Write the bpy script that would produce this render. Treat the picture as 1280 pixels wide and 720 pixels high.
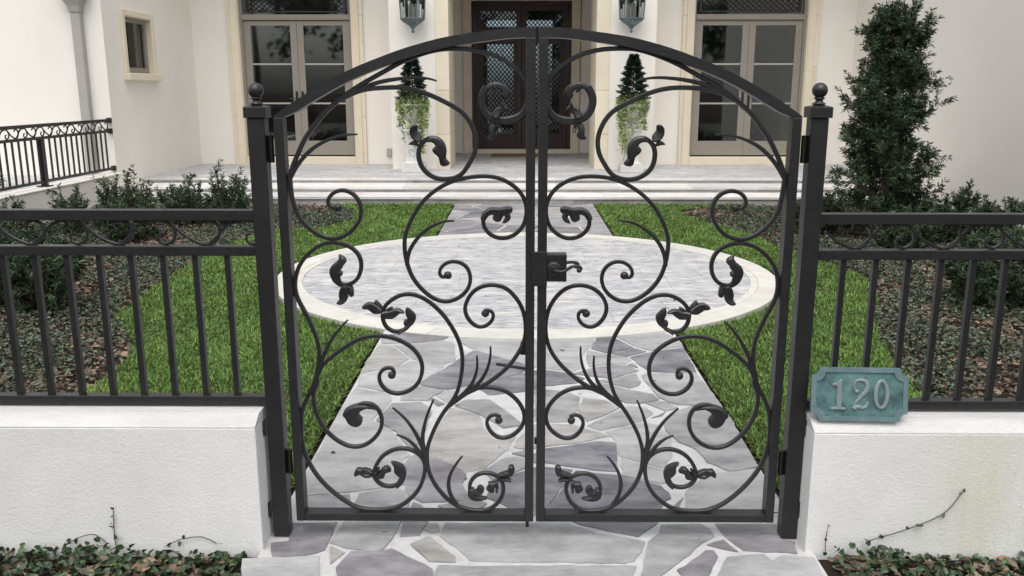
import bpy, bmesh, math, random
import numpy as np
from mathutils import Vector, Matrix
random.seed(7); rng = np.random.default_rng(7)
R = math.radians
scene = bpy.context.scene
for o in list(bpy.data.objects): bpy.data.objects.remove(o)

# ------------------------------------------------------------------ camera
cam_d = bpy.data.cameras.new('camera'); cam = bpy.data.objects.new('camera', cam_d)
scene.collection.objects.link(cam); scene.camera = cam
cam_d.sensor_width = 36.0; cam_d.lens = 36.0 * 1096 / 1280
cam_d.clip_start = 0.05; cam_d.clip_end = 2000
cam.location = (-0.04, 0, 1.55)
cam.rotation_euler = (R(90 - 12.75), 0, R(0.51))
# ------------------------------------------------------------------ sky, sun, exposure (soft overcast daylight)
SUN_EL, SUN_AZ = R(66), R(186)          # veiled sun, high behind the viewer
w = bpy.data.worlds.new('World'); scene.world = w; w.use_nodes = True
nt = w.node_tree; nt.nodes.clear()
sky = nt.nodes.new('ShaderNodeTexSky'); sky.sky_type = 'NISHITA'; sky.sun_disc = False
sky.sun_elevation = SUN_EL; sky.sun_rotation = SUN_AZ
sky.air_density = 1.0; sky.dust_density = 4.0; sky.ozone_density = 1.0
hs = nt.nodes.new('ShaderNodeHueSaturation'); hs.inputs['Saturation'].default_value = 0.22
bg = nt.nodes.new('ShaderNodeBackground'); bg.inputs['Strength'].default_value = 0.14
wo = nt.nodes.new('ShaderNodeOutputWorld')
nt.links.new(sky.outputs[0], hs.inputs['Color']); nt.links.new(hs.outputs[0], bg.inputs[0]); nt.links.new(bg.outputs[0], wo.inputs[0])
sd = bpy.data.lights.new('sun', 'SUN'); sd.energy = 0.75; sd.angle = R(75); sd.color = (1.0, 0.97, 0.93)
sun = bpy.data.objects.new('sun', sd); scene.collection.objects.link(sun)
# sun_rotation is measured clockwise from +Y when seen from above
sdir = Vector((math.sin(SUN_AZ) * math.cos(SUN_EL), math.cos(SUN_AZ) * math.cos(SUN_EL), math.sin(SUN_EL)))
sun.rotation_euler = sdir.to_track_quat('Z', 'Y').to_euler()
scene.view_settings.view_transform = 'Standard'; scene.view_settings.look = 'None'
scene.view_settings.gamma = 1.0; scene.view_settings.use_curve_mapping = False
scene.view_settings.exposure = 0.68
scene.render.engine = 'CYCLES'
scene.cycles.max_bounces = 6; scene.cycles.transparent_max_bounces = 8

# ------------------------------------------------------------------ helpers
COL = scene.collection
ORG = {}
def tag(o, label=None, cat=None, group=None, kind=None):
    if label: o['label'] = label
    if cat: o['category'] = cat
    if group: o['group'] = group
    if kind: o['kind'] = kind
    return o
def thing(name, loc, label=None, cat=None, group=None, kind=None):
    o = bpy.data.objects.new(name, None); COL.objects.link(o); o.location = loc
    o.empty_display_size = 0.1; ORG[o.name] = Vector(loc)
    return tag(o, label, cat, group, kind)
def link(name, me, parent=None, loc=(0, 0, 0)):
    o = bpy.data.objects.new(name, me); COL.objects.link(o); o.location = loc
    if parent is not None: o.parent = parent
    ORG[o.name] = ORG[parent.name].copy() if parent is not None and parent.name in ORG else Vector((0, 0, 0))
    return o
class MB:
    """collects simple solids; build() links them as one mesh object"""
    def __init__(s): s.v = []; s.f = []
    def add(s, vs, fs):
        n = len(s.v); s.v += [tuple(p) for p in vs]; s.f += [tuple(i + n for i in f) for f in fs]; return s
    def box(s, x0, x1, y0, y1, z0, z1):
        return s.add([(x0,y0,z0),(x1,y0,z0),(x1,y1,z0),(x0,y1,z0),(x0,y0,z1),(x1,y0,z1),(x1,y1,z1),(x0,y1,z1)],
                     [(0,3,2,1),(4,5,6,7),(0,1,5,4),(1,2,6,5),(2,3,7,6),(3,0,4,7)])
    def prism_z(s, poly, z0, z1):
        n = len(poly)
        return s.add([(x, y, z0) for x, y in poly] + [(x, y, z1) for x, y in poly],
                     [tuple(range(n - 1, -1, -1)), tuple(range(n, 2 * n))] + [(i, (i+1) % n, n + (i+1) % n, n + i) for i in range(n)])
    def prism_y(s, poly, y0, y1):          # poly in (x, z)
        n = len(poly)
        a = sum(poly[i][0]*poly[(i+1)%n][1] - poly[(i+1)%n][0]*poly[i][1] for i in range(n))
        if a < 0: poly = poly[::-1]
        return s.add([(x, y0, z) for x, z in poly] + [(x, y1, z) for x, z in poly],
                     [tuple(range(n)), tuple(range(2*n - 1, n - 1, -1))] + [((i+1) % n, i, n + i, n + (i+1) % n) for i in range(n)])
    def prism_x(s, poly, x0, x1):          # poly in (y, z)
        n = len(poly)
        return s.add([(x0, y, z) for y, z in poly] + [(x1, y, z) for y, z in poly],
                     [tuple(range(n - 1, -1, -1)), tuple(range(n, 2 * n))] + [(i, (i+1) % n, n + (i+1) % n, n + i) for i in range(n)])
    def bar(s, pts, wd, d, yc):            # bar of rectangular section following a path in the (x, z) plane, widths per point
        n = len(pts); vs = []; fs = []
        for i, (x, z) in enumerate(pts):
            a = pts[max(i-1, 0)]; b = pts[min(i+1, n-1)]
            t = Vector((b[0]-a[0], b[1]-a[1])); t = t.normalized() if t.length > 0 else Vector((1, 0))
            nx, nz = -t.y, t.x
            h = (wd[i] if isinstance(wd, (list, tuple)) else wd) / 2
            dd = d / 2 * min(1, 0.35 + 0.65 * h / 0.0065)
            c = 0.62                        # chamfered section, eight corners
            for (u, q) in ((-h*c,-dd),(h*c,-dd),(h,-dd*c),(h,dd*c),(h*c,dd),(-h*c,dd),(-h,dd*c),(-h,-dd*c)):
                vs.append((x + nx*u, yc + q, z + nz*u))
        for i in range(n-1):
            for k in range(8):
                fs.append((i*8+k, i*8+(k+1) % 8, i*8+8+(k+1) % 8, i*8+8+k))
        fs.append(tuple(range(7, -1, -1))); fs.append(tuple((n-1)*8 + k for k in range(8)))
        return s.add(vs, fs)
    def tube(s, pts, rad, n=6):
        m = len(pts); vs = []; fs = []
        for i, p in enumerate(pts):
            p = Vector(p); a = Vector(pts[max(i-1, 0)]); b = Vector(pts[min(i+1, m-1)])
            t = (b - a).normalized(); u = t.orthogonal().normalized() if abs(t.z) > .99 else t.cross(Vector((0, 0, 1))).normalized()
            v = t.cross(u)
            r = rad[i] if isinstance(rad, (list, tuple)) else rad
            for k in range(n):
                an = 2*math.pi*k/n; vs.append(p + u*math.cos(an)*r + v*math.sin(an)*r)
        for i in range(m-1):
            for k in range(n): fs.append((i*n+k, i*n+(k+1) % n, (i+1)*n+(k+1) % n, (i+1)*n+k))
        fs.append(tuple(range(n-1, -1, -1))); fs.append(tuple((m-1)*n+k for k in range(n)))
        return s.add(vs, fs)
    def lathe(s, prof, c, n=20):           # prof: (r, z)
        vs = []; fs = []; m = len(prof)
        for r, z in prof:
            for k in range(n):
                a = 2*math.pi*k/n; vs.append((c[0]+r*math.cos(a), c[1]+r*math.sin(a), c[2]+z))
        for i in range(m-1):
            for k in range(n): fs.append((i*n+k, i*n+(k+1) % n, (i+1)*n+(k+1) % n, (i+1)*n+k))
        fs.append(tuple(range(n-1, -1, -1))); fs.append(tuple((m-1)*n+k for k in range(n)))
        return s.add(vs, fs)
    def ball(s, c, r, sy=1.0, n=12, m=8):
        prof = [(max(r*math.sin(math.pi*i/m), 1e-4), -r*math.cos(math.pi*i/m)) for i in range(m+1)]
        k0 = len(s.v); s.lathe(prof, c, n)
        if sy != 1: s.v[k0:] = [(x, c[1]+(y-c[1])*sy, z) for x, y, z in s.v[k0:]]
        return s
    def mesh(s, name, m, off=Vector((0,0,0)), smooth=False):
        me = bpy.data.meshes.new(name)
        me.from_pydata([(x-off.x, y-off.y, z-off.z) for x, y, z in s.v], [], s.f)
        me.materials.append(m)
        if smooth: me.polygons.foreach_set('use_smooth', [True]*len(me.polygons))
        me.update(); return me
    def build(s, name, m, parent=None, smooth=False, bevel=0, seg=2):
        off = ORG[parent.name] if parent is not None else Vector((0, 0, 0))
        o = link(name, s.mesh(name, m, off, smooth), parent)
        if bevel:
            b = o.modifiers.new('bevel', 'BEVEL'); b.width = bevel; b.segments = seg; b.limit_method = 'ANGLE'; b.angle_limit = R(35)
        if smooth == 'auto': 
            pass
        return o
def box(name, m, parent, x0, x1, y0, y1, z0, z1, bevel=0): return MB().box(x0,x1,y0,y1,z0,z1).build(name, m, parent, bevel=bevel)
def catmull(P, step=0.006, closed=False):
    P = [Vector(p) for p in P]; out = []; n = len(P)
    for i in range(n if closed else n-1):
        g = (lambda k: P[k % n]) if closed else (lambda k: P[min(max(k, 0), n-1)])
        p0, p1, p2, p3 = g(i-1), g(i), g(i+1), g(i+2)
        m = max(2, int((p2-p1).length/step))
        t1 = (p2-p0)*0.5; t2 = (p3-p1)*0.5
        for k in range(m):
            t = k/m; t_2 = t*t; t_3 = t_2*t
            out.append(p1*(2*t_3-3*t_2+1) + t1*(t_3-2*t_2+t) + p2*(-2*t_3+3*t_2) + t2*(t_3-t_2))
    if not closed: out.append(P[-1])
    return [tuple(p) for p in out]

# ------------------------------------------------------------------ materials
def mat(name, c1, c2=None, scale=6.0, rough=0.6, bump=0.0, bscale=40.0, bdist=0.01, orand=0.0, stretch=(1,1,1), spec=0.4, metal=0.0,
        c3=None, s3=1.0, st3=(1,1,1), lo3=0.55, hi3=0.7, xm=None, rl=0.3, rh=0.7, attr=False, transl=0.0, rvar=0.0):
    m = bpy.data.materials.new(name); m.use_nodes = True; T = m.node_tree; N = T.nodes; L = T.links
    b = N['Principled BSDF']; b.inputs['Roughness'].default_value = rough; b.inputs['Metallic'].default_value = metal
    b.inputs['Specular IOR Level'].default_value = spec
    geo = N.new('ShaderNodeNewGeometry')
    def noise(sc, st, det=5.0):
        mp = N.new('ShaderNodeMapping'); mp.inputs['Scale'].default_value = st; L.new(geo.outputs['Position'], mp.inputs[0])
        n = N.new('ShaderNodeTexNoise'); n.inputs['Scale'].default_value = sc; n.inputs['Detail'].default_value = det; n.inputs['Roughness'].default_value = 0.66
        L.new(mp.outputs[0], n.inputs['Vector']); return n
    def ramp(src, lo, hi):
        r = N.new('ShaderNodeMapRange'); r.inputs['From Min'].default_value = lo; r.inputs['From Max'].default_value = hi; L.new(src, r.inputs['Value']); return r.outputs[0]
    def mix(f, a, c, bt='MIX'):
        x = N.new('ShaderNodeMix'); x.data_type = 'RGBA'; x.blend_type = bt
        if isinstance(f, float): x.inputs[0].default_value = f
        else: L.new(f, x.inputs[0])
        for k, q in ((6, a), (7, c)):
            if isinstance(q, tuple): x.inputs[k].default_value = (*q, 1)
            else: L.new(q, x.inputs[k])
        return x.outputs[2]
    n1 = noise(scale, stretch)
    col = mix(ramp(n1.outputs[0], rl, rh), c1, c2 or tuple(q*0.85 for q in c1))
    if c3:
        f3 = ramp(noise(s3, st3).outputs[0], lo3, hi3)
        if xm:                             # stain confined to one stretch of wall
            sx = N.new('ShaderNodeSeparateXYZ'); L.new(geo.outputs['Position'], sx.inputs[0])
            mm = N.new('ShaderNodeMath'); mm.operation = 'MULTIPLY'; L.new(f3, mm.inputs[0]); L.new(ramp(sx.outputs[0], *xm), mm.inputs[1]); f3 = mm.outputs[0]
        col = mix(f3, col, c3)
    if orand:
        oi = N.new('ShaderNodeObjectInfo'); mr = N.new('ShaderNodeMapRange'); mr.inputs['To Min'].default_value = 1-orand; mr.inputs['To Max'].default_value = 1+orand
        L.new(oi.outputs['Random'], mr.inputs['Value']); h = N.new('ShaderNodeHueSaturation'); L.new(mr.outputs[0], h.inputs['Value']); L.new(col, h.inputs['Color']); col = h.outputs[0]
    if attr:
        a = N.new('ShaderNodeAttribute'); a.attribute_name = 'tint'; col = mix(1.0, col, a.outputs['Color'], 'MULTIPLY')
    L.new(col, b.inputs['Base Color'])
    if rvar:
        rr = N.new('ShaderNodeMapRange'); rr.inputs['To Min'].default_value = rough-rvar; rr.inputs['To Max'].default_value = rough+rvar
        L.new(noise(scale*3, (1,1,1)).outputs[0], rr.inputs['Value']); L.new(rr.outputs[0], b.inputs['Roughness'])
    if bump:
        bp = N.new('ShaderNodeBump'); bp.inputs['Strength'].default_value = bump; bp.inputs['Distance'].default_value = bdist
        L.new(noise(bscale, stretch).outputs[0], bp.inputs['Height']); L.new(bp.outputs[0], b.inputs['Normal'])
    if transl:
        tr = N.new('ShaderNodeBsdfTranslucent'); L.new(col, tr.inputs[0]); mx = N.new('ShaderNodeMixShader'); mx.inputs[0].default_value = transl
        L.new(b.outputs[0], mx.inputs[1]); L.new(tr.outputs[0], mx.inputs[2]); L.new(mx.outputs[0], N['Material Output'].inputs[0])
    return m
def glass(name, tint=(0.8,0.85,0.85)):
    m = bpy.data.materials.new(name); m.use_nodes = True; T = m.node_tree; N = T.nodes; L = T.links
    N.remove(N['Principled BSDF'])
    tr = N.new('ShaderNodeBsdfTransparent'); tr.inputs[0].default_value = (*tint, 1)
    gl = N.new('ShaderNodeBsdfGlossy'); gl.inputs['Roughness'].default_value = 0.03
    n = N.new('ShaderNodeTexNoise'); n.inputs['Scale'].default_value = 1.3; bp = N.new('ShaderNodeBump'); bp.inputs['Strength'].default_value = 0.05
    L.new(n.outputs[0], bp.inputs['Height']); L.new(bp.outputs[0], gl.inputs['Normal'])
    fr = N.new('ShaderNodeFresnel'); fr.inputs[0].default_value = 1.95
    mx = N.new('ShaderNodeMixShader'); L.new(fr.outputs[0], mx.inputs[0]); L.new(tr.outputs[0], mx.inputs[1]); L.new(gl.outputs[0], mx.inputs[2])
    L.new(mx.outputs[0], N['Material Output'].inputs[0]); return m
M = {}
M['iron'] = mat('iron', (0.0195,0.0188,0.0198), (0.0130,0.0125,0.0132), 7, 0.37, 0.4, 90, 0.003, spec=0.5, rvar=0.10)
M['iron_dark'] = mat('iron_dark', (0.012,0.012,0.013), (0.008,0.008,0.009), 9, 0.5)
M['stucco'] = mat('stucco', (0.835,0.798,0.738), (0.79,0.75,0.685), 1.1, 0.85, 0.35, 55, 0.006, spec=0.2, c3=(0.73,0.68,0.60), s3=0.8, st3=(1,1,0.35), lo3=0.56, hi3=0.9)
M['wall_stucco'] = mat('wall_stucco', (0.76,0.76,0.745), (0.68,0.68,0.66), 4, 0.9, 0.32, 110, 0.010, spec=0.15, c3=(0.66,0.65,0.52), s3=2.5, st3=(1,1,0.3), lo3=0.45, hi3=0.85, xm=(-1.5, -1.9))
M['wall_streaked'] = mat('wall_stucco_streaked', (0.76,0.76,0.745), (0.68,0.68,0.66), 4, 0.9, 0.32, 110, 0.010, spec=0.15, c3=(0.57,0.59,0.40), s3=5.0, st3=(1,1,0.14), lo3=0.40, hi3=0.75, xm=(1.25, 1.55))
M['wall_cap'] = mat('wall_cap', (0.64,0.64,0.625), (0.52,0.52,0.50), 5, 0.85, 0.6, 70, 0.008, spec=0.2, stretch=(0.5,3,1))
M['limestone'] = mat('limestone', (0.75,0.68,0.545), (0.69,0.61,0.47), 3, 0.75, 0.2, 60, 0.004, orand=0.05, spec=0.25)
M['travertine'] = mat('travertine', (0.54,0.54,0.545), (0.23,0.235,0.25), 14, 0.62, 0.3, 60, 0.004, orand=0.04, rl=0.38, rh=0.62, stretch=(0.6,2.6,1), c3=(0.60,0.585,0.55), s3=3.5, st3=(0.6,2,1), lo3=0.48, hi3=0.72, spec=0.3)
M['step_stone'] = mat('step_stone', (0.70,0.69,0.68), (0.52,0.51,0.50), 6, 0.65, 0.25, 40, 0.004, orand=0.14, stretch=(0.5,1,1.5), c3=(0.55,0.48,0.40), s3=1.5, lo3=0.5, hi3=0.8, spec=0.3)
M['riser'] = mat('riser_stone', (0.42,0.41,0.395), (0.26,0.255,0.25), 9, 0.7, 0.3, 40, 0.004, orand=0.18, stretch=(0.8,1,1.5), c3=(0.45,0.39,0.32), s3=1.7, lo3=0.5, hi3=0.75, spec=0.25)
M['ring_stone'] = mat('ring_stone', (0.60,0.585,0.54), (0.50,0.485,0.44), 6, 0.7, 0.2, 40, 0.004, orand=0.05, spec=0.25)
TONE = {'l': ((0.42,0.42,0.435),(0.32,0.32,0.335)), 'g': ((0.35,0.35,0.365),(0.25,0.25,0.265)), 'm': ((0.25,0.245,0.265),(0.165,0.16,0.18)),
        'd': ((0.19,0.19,0.22),(0.135,0.135,0.16)), 'w': ((0.38,0.373,0.36),(0.28,0.277,0.270))}
for k, (a, b_) in TONE.items():
    a, b_ = tuple(q*.86*k3 for q, k3 in zip(a, (1.01,1.01,.975))), tuple(q*.80*k3 for q, k3 in zip(b_, (1.01,1.01,.97)))
    M['flag_'+k] = mat('flagstone_'+k, a, b_, 7, 0.55, 0.6, 22, 0.010, orand=0.10, stretch=(1,1.5,1), c3=tuple(q*0.75+0.15 for q in a), s3=3.2, st3=(0.8,1.8,1), lo3=0.44, hi3=0.66, spec=0.35, rvar=0.12, rl=0.36, rh=0.64)
M['mortar'] = mat('mortar', (0.56,0.56,0.56), (0.44,0.44,0.435), 14, 0.85, 0.6, 60, 0.006, spec=0.2, c3=(0.33,0.32,0.30), s3=6, lo3=0.56, hi3=0.8)
M['soil'] = mat('soil', (0.050,0.036,0.027), (0.025,0.018,0.014), 14, 0.95, 0.9, 45, 0.03, spec=0.1)
M['turf'] = mat('turf', (0.055,0.075,0.022), (0.035,0.045,0.015), 18, 0.95, 0.8, 60, 0.02, spec=0.1)
M['grass'] = mat('grass', (0.145,0.255,0.060), (0.098,0.188,0.043), 2.6, 0.5, attr=True, spec=0.3, transl=0.25)
M['groundcover'] = mat('groundcover_leaf', (0.082,0.108,0.066), (0.045,0.066,0.040), 3, 0.4, attr=True, spec=0.45)
M['ivy'] = mat('ivy_leaf', (0.040,0.072,0.028), (0.024,0.046,0.018), 6, 0.38, attr=True, spec=0.45)
M['podo'] = mat('podocarpus_leaf', (0.054,0.084,0.040), (0.030,0.052,0.025), 4, 0.42, attr=True, spec=0.4)
M['conifer'] = mat('conifer_leaf', (0.020,0.045,0.028), (0.012,0.030,0.020), 8, 0.5, attr=True)
M['pale_leaf'] = mat('pale_leaf', (0.36,0.42,0.19), (0.24,0.32,0.11), 9, 0.5, attr=True, transl=0.15)
M['bark'] = mat('bark', (0.10,0.075,0.055), (0.06,0.045,0.034), 20, 0.9, 0.6, 60, 0.01)
M['chip'] = mat('wood_chip', (0.21,0.16,0.12), (0.12,0.088,0.065), 25, 0.9, attr=True, spec=0.15)
M['paint'] = mat('taupe_paint', (0.275,0.252,0.215), (0.25,0.23,0.195), 3, 0.45, spec=0.4)
M['muntin'] = mat('muntin_paint', (0.42,0.40,0.36), None, 3, 0.45)
M['spout'] = mat('downspout_paint', (0.40,0.385,0.355), (0.36,0.345,0.32), 2, 0.5)
M['wood'] = mat('dark_wood', (0.040,0.019,0.014), (0.024,0.012,0.009), 5, 0.38, 0.2, 30, 0.003, stretch=(8,8,0.6), spec=0.5)
M['glass'] = glass('glass'); M['door_glass'] = glass('door_glass', (0.75,0.85,0.9))
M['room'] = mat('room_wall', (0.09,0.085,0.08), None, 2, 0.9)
M['copper'] = mat('verdigris', (0.17,0.215,0.235), (0.09,0.12,0.13), 14, 0.6, 0.3, 60, 0.003, metal=0.3, c3=(0.24,0.32,0.33), s3=9, lo3=0.5, hi3=0.75)
M['plaque'] = mat('plaque_patina', (0.11,0.22,0.215), (0.050,0.095,0.10), 14, 0.55, 0.3, 120, 0.002, c3=(0.17,0.30,0.29), s3=11, lo3=0.5, hi3=0.75, metal=0.2, rl=0.42, rh=0.6)
M['plaque_edge'] = mat('plaque_edge', (0.18,0.27,0.28), (0.12,0.18,0.19), 22, 0.5, 0.3, 120, 0.002, metal=0.3)
M['digit'] = mat('plaque_digit', (0.30,0.36,0.37), (0.22,0.27,0.28), 30, 0.45, metal=0.4)
M['urn'] = mat('cast_stone', (0.66,0.655,0.63), (0.52,0.515,0.49), 12, 0.85, 0.5, 60, 0.006)
M['coir'] = mat('coir', (0.26,0.17,0.09), (0.18,0.12,0.06), 40, 0.95, 0.8, 150, 0.006)
M['fabric'] = mat('red_fabric', (0.16,0.045,0.035), None, 12, 0.9)
M['grey_paint'] = mat('grey_paint', (0.22,0.23,0.25), None, 4, 0.5)
M['blue_paint'] = mat('blue_paint', (0.10,0.22,0.42), None, 4, 0.5)
M['lamp_glass'] = glass('lamp_glass', (0.95,0.97,0.97))
M['bulb'] = mat('candle_sleeve', (0.6,0.58,0.5), None, 4, 0.6)

def arr_mesh(name, m, V, F, parent=None, tint=None, kind=None):
    """numpy vertices (n,3) and faces (k, 3 or 4) to one mesh object; tint: per-vertex rgb"""
    me = bpy.data.meshes.new(name); n = len(V); k, c = F.shape
    off = ORG[parent.name] if parent is not None else Vector((0,0,0))
    V = V - np.array(off)
    me.vertices.add(n); me.vertices.foreach_set('co', V.astype(np.float32).ravel())
    me.loops.add(k*c); me.loops.foreach_set('vertex_index', F.astype(np.int32).ravel())
    me.polygons.add(k); me.polygons.foreach_set('loop_start', np.arange(0, k*c, c, dtype=np.int32))
    if tint is not None:
        a = me.color_attributes.new('tint', 'FLOAT_COLOR', 'POINT')
        a.data.foreach_set('color', np.concatenate([tint, np.ones((n,1))], 1).astype(np.float32).ravel())
    me.materials.append(m); me.update(calc_edges=True); me.validate()
    o = link(name, me, parent)
    if kind: o['kind'] = kind
    return o
def unit(a): return a/np.maximum(np.linalg.norm(a, axis=1, keepdims=True), 1e-9)
def leaves(P, D, Ln, Wd, fold=0.25, droop=0.15):
    """six-vertex folded leaf blades: base, two flanks low, two flanks high, tip"""
    n = len(P); D = unit(D); ref = rng.normal(size=(n,3)); ref[:,2] += 0.8
    S = unit(np.cross(D, ref)); U = np.cross(S, D)
    Ln = np.broadcast_to(np.asarray(Ln, float), (n,))[:,None]; Wd = np.broadcast_to(np.asarray(Wd, float), (n,))[:,None]
    v = np.stack([P, P + D*Ln*0.35 + S*Wd*0.5 + U*Wd*fold, P + D*Ln*0.72 + S*Wd*0.36 + U*Wd*fold*0.6 - np.array([0,0,1])*Ln*droop*0.4,
                  P + D*Ln - np.array([0,0,1])*Ln*droop, P + D*Ln*0.72 - S*Wd*0.36 + U*Wd*fold*0.6 - np.array([0,0,1])*Ln*droop*0.4, P + D*Ln*0.35 - S*Wd*0.5 + U*Wd*fold], 1)
    V = v.reshape(-1,3); b = np.arange(n)[:,None]*6
    F = np.concatenate([b+np.array([[0,1,2,3]]), b+np.array([[0,3,4,5]])], 0)
    return V, F
def tints(n, per, base=(1,1,1), var=0.25, hue=0.08):
    t = np.ones((n,3))*np.array(base)*(1+rng.normal(0,var,(n,1))).clip(0.4,1.8)
    t[:,0] *= (1+rng.normal(0,hue,n)); t[:,2] *= (1+rng.normal(0,hue,n))
    return np.repeat(t.clip(0.05,2.5), per, 0)
def inpoly(x, y, poly):
    r = np.zeros(len(x), bool); n = len(poly)
    for i in range(n):
        x1, y1 = poly[i]; x2, y2 = poly[(i+1) % n]
        if y1 == y2: continue
        c = ((y1 > y) != (y2 > y)) & (x < (x2-x1)*(y-y1)/(y2-y1)+x1)
        r ^= c
    return r
def clip_poly(poly, a, b):
    """keep the part of a convex polygon on the left of the directed line a -> b"""
    out = []; n = len(poly)
    s = lambda p: (b[0]-a[0])*(p[1]-a[1]) - (b[1]-a[1])*(p[0]-a[0])
    for i in range(n):
        p, q = poly[i], poly[(i+1) % n]; sp, sq = s(p), s(q)
        if sp >= 0: out.append(p)
        if sp*sq < 0:
            t = sp/(sp-sq); out.append((p[0]+(q[0]-p[0])*t, p[1]+(q[1]-p[1])*t))
    return out
def area(p): return 0.5*sum(p[i][0]*p[(i+1) % len(p)][1]-p[(i+1) % len(p)][0]*p[i][1] for i in range(len(p)))

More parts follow.
